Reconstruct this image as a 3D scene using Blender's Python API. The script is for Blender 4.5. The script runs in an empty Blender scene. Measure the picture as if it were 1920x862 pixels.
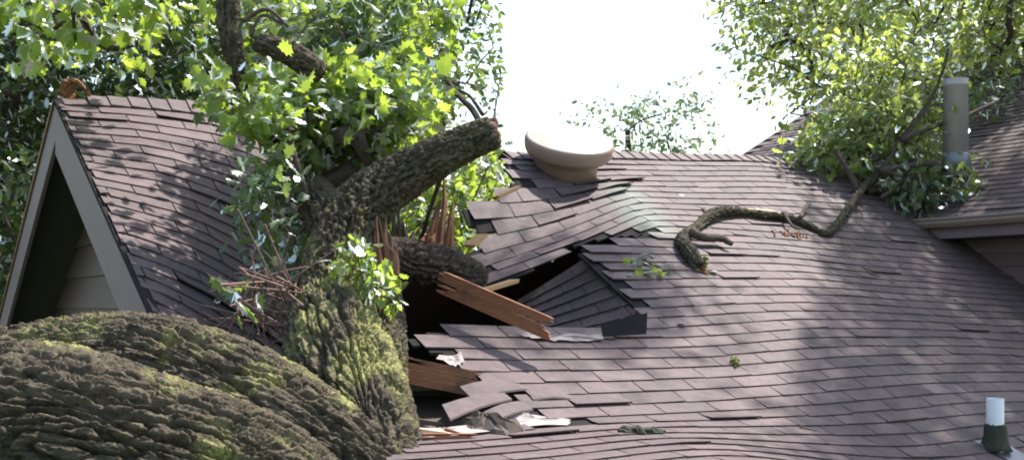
import bpy, bmesh, math, random
import numpy as np
from mathutils import Vector, Matrix, noise as mnoise
random.seed(7); rng = np.random.default_rng(7)
scene = bpy.context.scene
C = scene.collection
R = math.radians

# ------------------------------------------------------------------ camera, sky, sun, exposure
F, CX, YH = 2000.0, 960.0, 570.0            # focal length in photo pixels, principal column, horizon row
cam_d = bpy.data.cameras.new('camera'); cam = bpy.data.objects.new('camera', cam_d); C.objects.link(cam)
cam.location = (0, 0, 0); cam.rotation_euler = (R(90), 0, 0)
cam_d.sensor_width = 36; cam_d.lens = 36 * F / 1920; cam_d.shift_y = (YH - 431) / 1920
cam_d.clip_start = 0.05; cam_d.clip_end = 3000
scene.camera = cam
SUN_AZ, SUN_EL = R(56), R(60)               # clockwise from +Y, above the horizon
w = bpy.data.worlds.new('World'); scene.world = w; w.use_nodes = True
nt = w.node_tree; bg = nt.nodes['Background']
sky = nt.nodes.new('ShaderNodeTexSky'); sky.sky_type = 'NISHITA'; sky.sun_disc = False
sky.sun_elevation = SUN_EL; sky.sun_rotation = SUN_AZ
sky.air_density = 1.6; sky.dust_density = 2.0; sky.ozone_density = 1.0
nt.links.new(sky.outputs[0], bg.inputs[0]); bg.inputs[1].default_value = 0.15
sd = bpy.data.lights.new('sun', 'SUN'); sun = bpy.data.objects.new('sun', sd); C.objects.link(sun)
sd.energy = 4.8; sd.angle = R(1.0); sd.color = (1.0, 0.95, 0.87)
sdir = Vector((math.sin(SUN_AZ) * math.cos(SUN_EL), math.cos(SUN_AZ) * math.cos(SUN_EL), math.sin(SUN_EL)))
sun.rotation_euler = sdir.to_track_quat('Z', 'Y').to_euler(); sun.location = sdir * 30
scene.view_settings.view_transform = 'Standard'; scene.view_settings.look = 'None'
scene.view_settings.exposure = 1.25; scene.view_settings.gamma = 1.0
scene.view_settings.use_curve_mapping = False
scene.cycles.filter_width = 1.9

# ------------------------------------------------------------------ helpers
V = lambda *a: np.array(a, float)
def at(px, py, D): return V((px - CX) / F * D, D, (YH - py) / F * D)
def pix(P):
    P = np.asarray(P, float); D = P[..., 1]
    return np.stack([CX + F * P[..., 0] / D, YH - F * P[..., 2] / D], -1)
def sstep(a, b, x):
    t = np.clip((np.asarray(x, float) - a) / (b - a), 0, 1); return t * t * (3 - 2 * t)
def splus(x, k=0.08): return k * np.logaddexp(0, np.asarray(x, float) / k)
def tag(o, label=None, cat=None, group=None, kind=None):
    if label: o['label'] = label
    if cat: o['category'] = cat
    if group: o['group'] = group
    if kind: o['kind'] = kind
    return o
def link(name, me, mat=None, parent=None):
    o = bpy.data.objects.new(name, me); C.objects.link(o)
    if mat is not None and me is not None and not me.materials: me.materials.append(mat)
    if parent is not None: o.parent = parent; o.matrix_parent_inverse = parent_inv(parent)
    return o
def parent_inv(p):
    m = Matrix.Identity(4); q = p
    while q is not None:
        m = (Matrix.Translation(q.location) @ q.rotation_euler.to_matrix().to_4x4()) @ m if False else m
        q = q.parent
    return m
def empty(name, loc=(0, 0, 0)):
    o = bpy.data.objects.new(name, None); C.objects.link(o); o.location = loc; o.empty_display_size = 0.2; return o
# every mesh is written in world coordinates; roots that sit elsewhere are compensated here
ROOTLOC = {}
def root(name, loc, label, cat, group=None):
    o = empty(name, loc); ROOTLOC[o] = Vector(loc); return tag(o, label, cat, group)
def rebase(o, parent):
    p = parent
    while p.parent is not None: p = p.parent
    o.parent = parent
    if parent in ROOTLOC: o.location = -ROOTLOC[parent]
    else: o.location = (0, 0, 0)
def mesh(name, verts, faces, mat, parent=None, smooth=False, attrs=None):
    me = bpy.data.meshes.new(name)
    verts = np.asarray(verts, float).reshape(-1, 3)
    me.from_pydata(verts.tolist(), [], faces if isinstance(faces, list) else faces.tolist())
    if smooth: me.polygons.foreach_set('use_smooth', np.ones(len(me.polygons), bool))
    if attrs:
        for k, a in attrs.items():
            at_ = me.attributes.new(k, 'FLOAT', 'POINT'); at_.data.foreach_set('value', np.asarray(a, np.float32))
    me.materials.append(mat); me.update()
    o = bpy.data.objects.new(name, me); C.objects.link(o)
    if parent is not None: rebase(o, parent)
    return o
class MB:
    def __init__(s): s.v = []; s.f = []; s.a = []; s.n = 0
    def add(s, v, f, a=None):
        v = np.asarray(v, float).reshape(-1, 3)
        s.v.append(v); s.f += [tuple(int(i) + s.n for i in q) for q in f]; s.n += len(v)
        s.a.append(np.full(len(v), 0.5) if a is None else np.broadcast_to(np.asarray(a, float), (len(v),)))
        return s
    def build(s, name, mat, parent=None, smooth=False, attr='tint'):
        return mesh(name, np.concatenate(s.v), s.f, mat, parent, smooth, {attr: np.concatenate(s.a)})
def tube(pts, rad, n=8, cap=True, wob=0.0, seed=0):
    pts = np.asarray(pts, float); rad = np.asarray(rad, float); m = len(pts)
    T = np.gradient(pts, axis=0); T /= np.linalg.norm(T, axis=1, keepdims=True) + 1e-9
    up = V(0, 0, 1) if abs(T[0][2]) < 0.9 else V(1, 0, 0)
    X = np.cross(T[0], up); X /= np.linalg.norm(X)
    vs = []; r_ = np.random.default_rng(seed)
    for i in range(m):
        X = X - T[i] * (X @ T[i]); X /= np.linalg.norm(X) + 1e-9; Y = np.cross(T[i], X)
        a = np.arange(n) * 2 * math.pi / n
        rr = rad[i] * (1 + wob * r_.uniform(-1, 1, n))
        vs.append(pts[i] + np.outer(np.cos(a) * rr, X) + np.outer(np.sin(a) * rr, Y))
    f = [(i * n + j, i * n + (j + 1) % n, (i + 1) * n + (j + 1) % n, (i + 1) * n + j) for i in range(m - 1) for j in range(n)]
    if cap: f += [tuple(range(n))[::-1], tuple(range((m - 1) * n, m * n))]
    return np.concatenate(vs), f
def spline(P, k=6):
    P = np.asarray(P, float); n = len(P); out = []
    Q = np.vstack([2 * P[0] - P[1], P, 2 * P[-1] - P[-2]])
    for i in range(n - 1):
        p0, p1, p2, p3 = Q[i:i + 4]
        for t in np.linspace(0, 1, k, endpoint=False):
            out.append(.5 * (2 * p1 + (p2 - p0) * t + (2 * p0 - 5 * p1 + 4 * p2 - p3) * t * t + (3 * p1 - p0 - 3 * p2 + p3) * t ** 3))
    out.append(P[-1]); return np.array(out)
def box_between(a, b, wdt, hgt, side=None, jag=0, seed=0):
    """A squared timber from a to b; side is roughly its width direction."""
    a, b = np.asarray(a, float), np.asarray(b, float); t = b - a; L = np.linalg.norm(t); t /= L
    s = np.asarray(side if side is not None else (0, 0, 1), float); s = s - t * (s @ t); s /= np.linalg.norm(s); u = np.cross(t, s)
    r_ = np.random.default_rng(seed); vs = []
    for e, c in ((0, a), (1, b)):
        for i, j in ((-1, -1), (1, -1), (1, 1), (-1, 1)):
            vs.append(c + s * i * wdt / 2 + u * j * hgt / 2 + t * (r_.uniform(-1, 1) * jag))
    return np.array(vs), [(3, 2, 1, 0), (4, 5, 6, 7), (0, 1, 5, 4), (1, 2, 6, 5), (2, 3, 7, 6), (3, 0, 4, 7)]
def in_poly(p, poly):
    x, y = p; c = False; n = len(poly)
    for i in range(n):
        x1, y1 = poly[i]; x2, y2 = poly[i - 1]
        if (y1 > y) != (y2 > y) and x < (x2 - x1) * (y - y1) / (y2 - y1) + x1: c = not c
    return c

# ------------------------------------------------------------------ materials
def new_mat(name):
    m = bpy.data.materials.new(name); m.use_nodes = True; t = m.node_tree
    return m, t, t.nodes, t.links, t.nodes['Principled BSDF']
def N(ns, typ, **kw):
    n = ns.new(typ)
    for k, v in kw.items():
        if k in n.inputs: n.inputs[k].default_value = v
        else: setattr(n, k, v)
    return n
def mixc(ns, ls, fac, a, b, blend='MIX'):
    m = ns.new('ShaderNodeMix'); m.data_type = 'RGBA'; m.blend_type = blend
    for sock, val in ((m.inputs[0], fac), (m.inputs[6], a), (m.inputs[7], b)):
        if hasattr(val, 'is_linked') or hasattr(val, 'links'): ls.new(val, sock)
        else: sock.default_value = val if not isinstance(val, tuple) or len(val) == 4 else (*val, 1)
    return m.outputs[2]
def ramp(ns, ls, fac, stops):
    r = ns.new('ShaderNodeValToRGB'); e = r.color_ramp.elements
    while len(e) < len(stops): e.new(.5)
    for q, (p, c) in zip(e, stops):
        q.position = p; q.color = (*c, 1) if isinstance(c, tuple) else (c, c, c, 1)
    ls.new(fac, r.inputs[0]); return r.outputs[0]
def noise_n(ns, ls, scale, detail=4, rough=.55, vec=None, dist=0):
    n = N(ns, 'ShaderNodeTexNoise', Scale=scale, Detail=detail, Roughness=rough, Distortion=dist)
    if vec is not None: ls.new(vec, n.inputs['Vector'])
    return n.outputs[0]
def bump(ns, ls, h, strength, dist, bsdf):
    b = N(ns, 'ShaderNodeBump', Strength=strength, Distance=dist); ls.new(h, b.inputs['Height']); ls.new(b.outputs[0], bsdf.inputs['Normal'])
def geo_pos(ns): return ns.new('ShaderNodeNewGeometry').outputs['Position']

def mat_shingle(name, base, spread=.35):
    m, t, ns, ls, b = new_mat(name); P = geo_pos(ns)
    att = N(ns, 'ShaderNodeAttribute', attribute_name='tint')
    oi = ns.new('ShaderNodeObjectInfo')
    mp = N(ns, 'ShaderNodeMapping'); mp.inputs['Rotation'].default_value = (0, 0, -R(33)); mp.inputs['Scale'].default_value = (5, 20, 20); ls.new(P, mp.inputs[0])
    streak = noise_n(ns, ls, 1.0, 4, .6, mp.outputs[0])
    g = noise_n(ns, ls, 420, 2, .7, P); big = noise_n(ns, ls, 1.7, 5, .6, P); mid = noise_n(ns, ls, 26, 4, .65, P)
    lo = tuple(c * (1 - spread) for c in base); hi = tuple(min(1, c * (1 + spread)) for c in base)
    c1 = mixc(ns, ls, att.outputs['Fac'], lo, hi)
    c2 = mixc(ns, ls, ramp(ns, ls, g, [(.32, .45), (.68, 1.5)]), (0, 0, 0), c1, 'MIX')
    c2 = mixc(ns, ls, .8, c1, ramp(ns, ls, g, [(.34, .55), (.66, 1.0)]), 'MULTIPLY')
    c3 = mixc(ns, ls, .75, c2, ramp(ns, ls, mid, [(.3, .55), (.7, 1.0)]), 'MULTIPLY')
    c3 = mixc(ns, ls, .8, c3, ramp(ns, ls, streak, [(.32, (.58, .60, .63)), (.68, (1.0, .96, .95))]), 'MULTIPLY')
    c4 = mixc(ns, ls, .7, c3, ramp(ns, ls, big, [(.33, (.72, .74, .78)), (.66, (1.0, .97, .95))]), 'MULTIPLY')
    # algae: green-grey stain with its own shape along the fold of the roof
    st = N(ns, 'ShaderNodeAttribute', attribute_name='moss')
    c5 = mixc(ns, ls, st.outputs['Fac'], c4, (.17, .20, .165))
    ls.new(c5, b.inputs['Base Color']); b.inputs['Roughness'].default_value = .7
    b.inputs['Specular IOR Level'].default_value = .38
    bump(ns, ls, g, .55, .004, b); return m
def mat_plain(name, col, rough=.7, var=.25, scale=9, bumpd=.0, bscale=60, metal=0, stretch=None, spots=None):
    m, t, ns, ls, b = new_mat(name); P = geo_pos(ns); vec = P
    if stretch:
        mp = N(ns, 'ShaderNodeMapping'); mp.inputs['Scale'].default_value = stretch; ls.new(P, mp.inputs[0]); vec = mp.outputs[0]
    n1 = noise_n(ns, ls, scale, 6, .62, vec)
    c = mixc(ns, ls, n1, tuple(x * (1 - var) for x in col), tuple(min(1, x * (1 + var)) for x in col))
    if spots:
        sc, lo, hi, scol = spots; n2 = noise_n(ns, ls, sc, 5, .6, P)
        c = mixc(ns, ls, ramp(ns, ls, n2, [(lo, 0.0), (hi, 1.0)]), c, scol)
    ls.new(c, b.inputs['Base Color']); b.inputs['Roughness'].default_value = rough; b.inputs['Metallic'].default_value = metal
    if bumpd: bump(ns, ls, noise_n(ns, ls, bscale, 4, .6, vec), .6, bumpd, b)
    return m
def mat_leaf(name, dark, light, trans, tf=.45, gloss=.35, pale=(.30, .34, .30), ior=1.42):
    m, t, ns, ls, b = new_mat(name); ns.remove(b); out = ns['Material Output']
    att = N(ns, 'ShaderNodeAttribute', attribute_name='tint')
    col = ramp(ns, ls, att.outputs['Fac'], [(0.0, dark), (.62, light), (.93, light), (1.0, pale)])
    tr = mixc(ns, ls, att.outputs['Fac'], tuple(x * .55 for x in trans), trans)
    d = ns.new('ShaderNodeBsdfDiffuse'); ls.new(col, d.inputs[0])
    tl = ns.new('ShaderNodeBsdfTranslucent'); ls.new(tr, tl.inputs[0])
    g = N(ns, 'ShaderNodeBsdfGlossy', Roughness=gloss); g.inputs[0].default_value = (.9, .92, .95, 1)
    m1 = N(ns, 'ShaderNodeMixShader'); m1.inputs[0].default_value = tf; ls.new(d.outputs[0], m1.inputs[1]); ls.new(tl.outputs[0], m1.inputs[2])
    fr = N(ns, 'ShaderNodeFresnel', IOR=ior)
    m2 = ns.new('ShaderNodeMixShader'); ls.new(fr.outputs[0], m2.inputs[0]); ls.new(m1.outputs[0], m2.inputs[1]); ls.new(g.outputs[0], m2.inputs[2])
    ls.new(m2.outputs[0], out.inputs[0]); return m
def mat_bark(name, a, b_, moss, mossamt=1.0, scale=22):
    m, t, ns, ls, b = new_mat(name); P = geo_pos(ns)
    gr = N(ns, 'ShaderNodeAttribute', attribute_name='grain').outputs['Vector']
    n1 = noise_n(ns, ls, scale, 7, .68, P); n2 = noise_n(ns, ls, 5, 5, .6, P, 1.0); n3 = noise_n(ns, ls, 60, 5, .65, P); n4 = noise_n(ns, ls, 1.0, 5, .7, gr)
    c = mixc(ns, ls, ramp(ns, ls, n1, [(.3, 0.0), (.7, 1.0)]), a, b_)
    c = mixc(ns, ls, ramp(ns, ls, n4, [(.42, 0.0), (.62, .8)]), c, tuple(x * 1.45 for x in b_))
    c = mixc(ns, ls, ramp(ns, ls, n2, [(.55, 0.0), (.7, .5)]), c, tuple(x * 1.5 for x in b_))
    at_ = N(ns, 'ShaderNodeAttribute', attribute_name='moss')
    mm = N(ns, 'ShaderNodeMath', operation='MULTIPLY'); ls.new(at_.outputs['Fac'], mm.inputs[0]); ls.new(ramp(ns, ls, n3, [(.38, .15), (.58, 1.0)]), mm.inputs[1])
    m3 = N(ns, 'ShaderNodeMath', operation='MULTIPLY'); ls.new(mm.outputs[0], m3.inputs[0]); m3.inputs[1].default_value = mossamt
    mc = mixc(ns, ls, n1, tuple(x * .65 for x in moss), tuple(x * 1.3 for x in moss))
    c = mixc(ns, ls, m3.outputs[0], c, mc)
    ls.new(c, b.inputs['Base Color']); b.inputs['Roughness'].default_value = .9; b.inputs['Specular IOR Level'].default_value = .2
    ad = N(ns, 'ShaderNodeMath', operation='ADD'); ls.new(n3, ad.inputs[0]); ls.new(n4, ad.inputs[1])
    bump(ns, ls, ad.outputs[0], 1.0, .02, b); return m

M_SH = mat_shingle('asphalt_shingle', (.170, .118, .122), .24)
M_FELT = mat_plain('roofing_felt', (.022, .020, .021), .95, .3, 12); M_FELT.node_tree.nodes['Principled BSDF'].inputs['Specular IOR Level'].default_value = .08
M_UNDER = mat_plain('pale_underlay', (.27, .225, .22), .8, .35, 14, .006, 60)
M_PLY = mat_plain('plywood_edge', (.42, .24, .11), .75, .3, 10, .002, 80, stretch=(1, 1, 6))
M_RAFTER = mat_plain('rafter_wood', (.21, .078, .034), .75, .6, 14, .003, 90, stretch=(1, 1, 7), spots=(9, .55, .7, (.09, .05, .03)))
M_BRITTLE = mat_plain('fresh_split_wood', (.20, .085, .045), .75, .5, 18, .006, 60)
M_PALEWOOD = mat_plain('weathered_board', (.55, .40, .28), .75, .35, 9, .002, 70, stretch=(2, 2, 6))
M_TRIM = mat_plain('taupe_trim_paint', (.155, .108, .125), .6, .14, 5, .001, 120, spots=(26, .66, .72, (.14, .11, .11)))
M_SIDING = mat_plain('taupe_siding_paint', (.115, .076, .078), .6, .12, 4, .001, 90)
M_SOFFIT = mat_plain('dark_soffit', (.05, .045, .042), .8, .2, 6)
M_DRIP = mat_plain('brown_drip_edge', (.17, .08, .04), .6, .35, 20)
M_VENT = mat_plain('beige_vent_paint', (.31, .215, .18), .42, .12, 5, spots=(9, .6, .72, (.42, .27, .2)))
M_FLUE = mat_plain('galvanised_steel', (.34, .31, .31), .5, .35, 7, metal=.25, stretch=(1, 1, .25), spots=(5, .6, .75, (.16, .10, .075)))
M_LEAD = mat_plain('lead_flashing', (.16, .165, .20), .5, .25, 20, .002, 60, metal=.3)
M_PVC = mat_plain('white_pvc', (.55, .53, .55), .45, .06, 9)
M_MOSSY = mat_plain('dark_moss', (.028, .032, .02), .95, .5, 50, .01, 90)
M_MOSSG = mat_plain('yellow_green_moss', (.14, .15, .035), .95, .5, 50, .01, 90)
M_GUTTER = mat_plain('taupe_gutter', (.24, .175, .155), .45, .15, 6)
M_BARK = mat_bark('fallen_bark', (.017, .014, .010), (.100, .082, .058), (.34, .33, .12))  # moss tone raised to brighten the stem as sunlight would
M_BARKD = mat_bark('dark_bark', (.035, .028, .024), (.10, .075, .065), (.10, .11, .05), .4)
M_BARKG = mat_bark('grey_green_bark', (.035, .03, .022), (.10, .085, .062), (.12, .125, .05), .8)
M_TWIG = mat_plain('dry_twig', (.10, .07, .055), .85, .4, 30)
M_TWIGR = mat_plain('dead_brush', (.16, .09, .075), .85, .4, 30)
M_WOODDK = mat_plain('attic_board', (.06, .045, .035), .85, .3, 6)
M_LEAF_FALL = mat_leaf('fallen_tree_leaf', (.025, .06, .012), (.11, .17, .035), (.50, .67, .08), .58, .5, (.33, .36, .26), 1.33)
M_LEAF_GREY = mat_leaf('grey_backed_leaf', (.03, .05, .025), (.10, .135, .075), (.30, .42, .07), .42, .5, (.30, .32, .26), 1.25)
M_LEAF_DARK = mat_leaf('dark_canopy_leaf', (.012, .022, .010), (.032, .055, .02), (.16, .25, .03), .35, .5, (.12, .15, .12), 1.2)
M_LEAF_RIGHT = mat_leaf('yellow_green_leaf', (.06, .09, .025), (.14, .19, .05), (.60, .70, .14), .58, .45, (.30, .34, .22), 1.33)
M_LEAF_FAR = mat_leaf('hazy_leaf', (.05, .075, .045), (.10, .14, .08), (.28, .38, .14), .45, .4, (.26, .30, .25))
M_GRASS = mat_plain('lawn', (.05, .085, .025), .9, .5, 3, .02, 30)
M_WALL = mat_plain('house_wall_paint', (.16, .14, .13), .7, .15, 4)

# ------------------------------------------------------------------ roof geometry (metres; u along the ridge, s horizontal run down the slope)
ANG = R(33); PITCH = .572
cdir = V(math.cos(ANG), math.sin(ANG), 0); gdir = V(math.sin(ANG), -math.cos(ANG), 0)
D0 = 7.0; R0 = at(113, 184, D0); Z0 = R0[2]
ROOFN = V(*(-np.cross(cdir, gdir - V(0, 0, PITCH)))); ROOFN /= np.linalg.norm(ROOFN); ROOFN *= np.sign(ROOFN[2])
def base(u, s): 
    u = np.asarray(u, float); s = np.asarray(s, float)
    return R0 + u[..., None] * cdir + s[..., None] * gdir - np.stack([0 * s, 0 * s, PITCH * s], -1)
def hit(px, py):
    """(u, s) of the flat front slope seen at a photo pixel."""
    d = at(px, py, 1.0); nrm = ROOFN; t = (R0 @ nrm) / (d @ nrm); P = d * t - R0
    return float(P @ cdir), float(P @ gdir)
CR1 = hit(1158, 340); CR2 = hit(1240, 440)
def crease_u(s): return CR1[0] + (np.asarray(s, float) - CR1[1]) * (CR2[0] - CR1[0]) / (CR2[1] - CR1[1])
def wav(u, s, a=.007):
    return a * (np.sin(1.9 * u + 1.3 * s) * np.sin(1.1 * s - .7 * u + .4) + .5 * np.sin(4.1 * u + .6) * np.sin(3.3 * s + 1.7))
def ridge_rise(u): return .075 * sstep(0, .9, u) * (1 - sstep(1.2, 3.2, u)) - .05 * sstep(2.6, 3.4, u) * (1 - sstep(3.6, 5.0, u)) + .09 * sstep(4.6, 6.4, u)
def disp_left(u, s):
    u = np.asarray(u, float); uu = np.maximum(u, 0)
    return uu * (.07 - .24 * s) - .11 * uu ** 2 * s + .05 * np.sin(np.clip(s / 2.4, 0, 1) * math.pi) * sstep(0, .5, u) - .30 * np.maximum(0, u - .85) ** 2 + wav(u, s, .008)
def disp_low(u, s):
    k = (s - 3.35); kick = splus(k, .05) * (PITCH - .14) * (1 - sstep(1.8, 4.0, u))
    droop = -.045 * splus(u - 4.9, .5) * sstep(.7, 1.9, s)
    belly = -.06 * np.exp(-((u - 2.6) / 1.0) ** 2 - ((s - 2.4) / .9) ** 2)
    return kick + droop + belly + ridge_rise(u) * (1 - sstep(.3, 1.6, s)) + wav(u, s)
def disp_up(u, s):
    k = .05 + .31 * sstep(.3, 1.05, s)
    return -k * splus(crease_u(s) - u, .03) + ridge_rise(u) * (1 - sstep(.3, 1.6, s)) - .045 * splus(u - 4.9, .5) * sstep(.7, 1.9, s) + wav(u, s)
def surf(disp):
    def S(u, s, h=0.0):
        u, s = np.broadcast_arrays(np.asarray(u, float), np.asarray(s, float))
        P = base(u, s); P = P.copy(); P[..., 2] += disp(u, s)
        return P + ROOFN * np.asarray(h, float)[..., None]
    return S
S_left, S_low, S_up = surf(disp_left), surf(disp_low), surf(disp_up)
WU0, WZ0 = hit(1712, 412)[0], None
WS0 = hit(1712, 412)[1]; WZ0 = float(base(WU0, WS0)[2])
WN = V(*np.cross(cdir + V(0, 0, PITCH), gdir)); WN /= np.linalg.norm(WN); WN *= np.sign(WN[2])
WRIDGE = 4.15
def S_wing(a, q, h=0.0):
    """wing roof: a runs forward along its eave (same axis as s), q is the horizontal run up from the eave"""
    a, q = np.broadcast_arrays(np.asarray(a, float), np.asarray(q, float))
    P = R0 + (WU0 + q)[..., None] * cdir + a[..., None] * gdir; P = P.copy()
    P[..., 2] = WZ0 + PITCH * q + .012 * np.sin(2.1 * a + 1.7 * q)
    return P + WN * np.asarray(h, float)[..., None]

TABW, ROW, TH = .365, .1155 / math.sqrt(1 + PITCH ** 2), .010
def tab_geo(S, u0, u1, s0, s1, lift=0.0, curl=0.0, cols=3, over=.055):
    """one shingle tab: a thin wedge, its lower edge proud of the course below. u0<u1, s0 upper edge, s1 lower edge"""
    us = np.linspace(u0 + .004, u1 - .004, cols)
    rows = [(s0 - over * .3, .003), ((s0 + s1) / 2, .008 + lift * .3), (s1, .0125 + lift)]
    vs = []
    for k, (s, h) in enumerate(rows):
        c = h + curl * ((us - us[0]) / (us[-1] - us[0]) - .5) * (k == 2)
        vs.append(S(us, np.full(cols, s), c))
    vs.append(S(us, np.full(cols, s1 - .001), .0125 + lift - TH + curl * ((us - us[0]) / (us[-1] - us[0]) - .5)))
    v = np.concatenate(vs); f = []
    for r_ in range(3):
        for c in range(cols - 1):
            i = r_ * cols + c; f.append((i, i + cols, i + cols + 1, i + 1))
    f.append((cols, 2 * cols, 3 * cols)); f.append((2 * cols - 1, 4 * cols - 1, 3 * cols - 1))
    return v, f
def area_px(v):
    p = pix(v); return float((p[:, 0].max() - p[:, 0].min()) * (p[:, 1].max() - p[:, 1].min()))
def in_frame(v):
    p = pix(v).mean(0); return -30 < p[0] < 1950 and -20 < p[1] < 885
def emit_tabs(tabs, parent, keep=300, name='shingle', mat=None):
    """the tabs that show largest become sub-parts of their own, the rest one piece"""
    mat = mat or M_SH
    tabs.sort(key=lambda t: -(t[3] if in_frame(t[0]) else t[3] * 1e-4))
    for v, f, a, _, ms in tabs[:keep]:
        me_o = mesh(name, v, f, mat, parent, False, {'tint': np.full(len(v), a), 'moss': ms})
    rest = tabs[keep:]
    if rest:
        vv = []; ff = []; n = 0
        for v, f, a, _, ms in rest:
            vv.append(v); ff += [tuple(i + n for i in q) for q in f]; n += len(v)
        o = mesh('far_shingles', np.concatenate(vv), ff, mat, parent, False,
                 {'tint': np.concatenate([np.full(len(t[0]), t[2]) for t in rest]), 'moss': np.concatenate([t[4] for t in rest])})
        tag(o, kind='stuff')
def tint(): return float(np.clip(rng.normal(.5, .2), 0, 1))
def moss_of(v):
    """algae along the fold between the broken flap and the sound roof"""
    P = v - R0; u = P @ cdir; s = P @ gdir
    d = np.abs(u - crease_u(s)); m = np.exp(-(d / .16) ** 2) * sstep(.45, .75, s) * (1 - sstep(1.35, 1.6, s))
    return .75 * m
def deck_patch(S, u0, u1, s0, s1, keepf, nu, ns_, name, mat, parent, hi=-.004, lo=-.022):
    """roof boarding under the shingles with real thickness; keepf(u,s,pixel) decides which cells stand"""
    us = np.linspace(u0, u1, nu + 1); ss = np.linspace(s0, s1, ns_ + 1)
    U, Sg = np.meshgrid(us, ss, indexing='ij')
    top = S(U, Sg, hi).reshape(-1, 3); bot = S(U, Sg, lo).reshape(-1, 3); n = len(top); W = ns_ + 1
    keep = np.zeros((nu + 2, ns_ + 2), bool)
    for i in range(nu):
        for j in range(ns_):
            u, s = (us[i] + us[i + 1]) / 2, (ss[j] + ss[j + 1]) / 2
            keep[i + 1, j + 1] = keepf(u, s, pix(S(u, s)))
    f = []
    for i in range(nu):
        for j in range(ns_):
            if not keep[i + 1, j + 1]: continue
            a, b, c, d = i * W + j, (i + 1) * W + j, (i + 1) * W + j + 1, i * W + j + 1
            f.append((a, d, c, b)); f.append((a + n, b + n, c + n, d + n))
            if not keep[i, j + 1]: f.append((a, a + n, d + n, d))
            if not keep[i + 2, j + 1]: f.append((b, c, c + n, b + n))
            if not keep[i + 1, j]: f.append((a, b, b + n, a + n))
            if not keep[i + 1, j + 2]: f.append((d, d + n, c + n, c))
    used = sorted({i for q in f for i in q}); mp = {k: i for i, k in enumerate(used)}
    return mesh(name, np.concatenate([top, bot])[used], [tuple(mp[i] for i in q) for q in f], mat, parent)

GROUND = -3.3
# ------------------------------------------------------------------ ground
gv = []; gf = []; gn = 40
for i in range(gn + 1):
    for j in range(gn + 1):
        x = (i / gn - .5); y = (j / gn - .5); x = math.copysign(abs(2 * x) ** 2.2, x) * 600; y = math.copysign(abs(2 * y) ** 2.2, y) * 600
        gv.append((x, y + 8, GROUND + .12 * mnoise.noise(Vector((x * .1, y * .1, 0)))))
for i in range(gn):
    for j in range(gn): gf.append((i * (gn + 1) + j, (i + 1) * (gn + 1) + j, (i + 1) * (gn + 1) + j + 1, i * (gn + 1) + j + 1))
tag(mesh('ground', gv, gf, M_GRASS, None, True), kind='structure')

# ------------------------------------------------------------------ the house
HB = tuple(R0 + 3.5 * cdir + .0 * gdir); HB = (HB[0], HB[1], GROUND)
house = root('house', HB, 'storm damaged house with torn brown shingle roof under the fallen tree', 'house')
EAVE_S = 4.35
# --- left (gable) part of the front slope
gable_roof = deck_patch(S_left, .0, 1.9, .0, EAVE_S, lambda u, s, p: u < 1.62 + .1 * math.sin(5 * s) - .22 * max(0, s - 1.6) - .06 and not (u > .75 and s > 3.0), 26, 40, 'gable_roof', M_FELT, house)
tag(gable_roof, 'sagging gable end of the roof left of the trunk')
tabs = []
for r_ in range(int(EAVE_S / ROW)):
    s0, s1 = r_ * ROW + .03, (r_ + 1) * ROW + .03
    off = (r_ % 2) * TABW / 2 + .02 * math.sin(r_ * 1.7) - TABW
    k = 0
    while True:
        u0 = off + k * TABW; u1 = u0 + TABW; k += 1
        if u0 > 1.75: break
        a, b = max(u0, -.035), u1
        if b - a < .04: continue
        um = (a + b) / 2
        if um > 1.62 + .1 * math.sin(5 * s0) - .22 * max(0, s0 - 1.6) or (um > .9 and s0 > 3.1): continue
        lift = .018 if (r_ in (19, 22) and um > .2) else (rng.random() < .05) * .01
        v, f = tab_geo(S_left, a, b, s0, s1 + rng.normal(0, .003), lift, rng.normal(0, .004))
        tabs.append((v, f, tint(), area_px(v), np.zeros(len(v))))
emit_tabs(tabs, gable_roof, 300)

# --- right part: above the tear (the flap that folded down) and below it
FLAP = [(1700, 250), (1000, 240), (948, 288), (952, 322), (968, 345), (930, 372), (868, 396), (868, 414), (905, 432), (930, 440), (905, 462), (868, 486), (890, 512), (906, 534), (958, 522), (1022, 492), (1062, 463), (1120, 447), (1236, 436), (1700, 420)]
LOW = [(1236, 436), (1085, 470), (1148, 528), (1212, 598), (1130, 622), (1000, 622), (850, 614), (768, 642), (808, 656), (848, 672), (862, 700), (900, 718), (945, 716), (985, 742), (985, 792), (950, 800), (735, 828), (735, 1100), (2600, 1100), (2600, 300), (2000, 250), (1300, 430)]
SPLIT_U = hit(1236, 436)[0]
def keep_flap(u, s, p): return u < crease_u(s) + 2.2 and s < hit_s_tear(u) and in_poly(p, FLAP)
SQ = hit(1236, 436)[1]
def hit_s_tear(u): return 1e9 if u < SPLIT_U else SQ
def keep_up(u, s, p):
    if u > SPLIT_U: return s < SQ and u < WU0 + 1.8
    return in_poly(p, FLAP)
def keep_low(u, s, p):
    if u > SPLIT_U: return s >= SQ - .001 and u < WU0 + 1.8
    if p[0] < 760 and p[1] < 1000: return p[1] > 826 and u > .55
    return in_poly(p, LOW)
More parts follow.
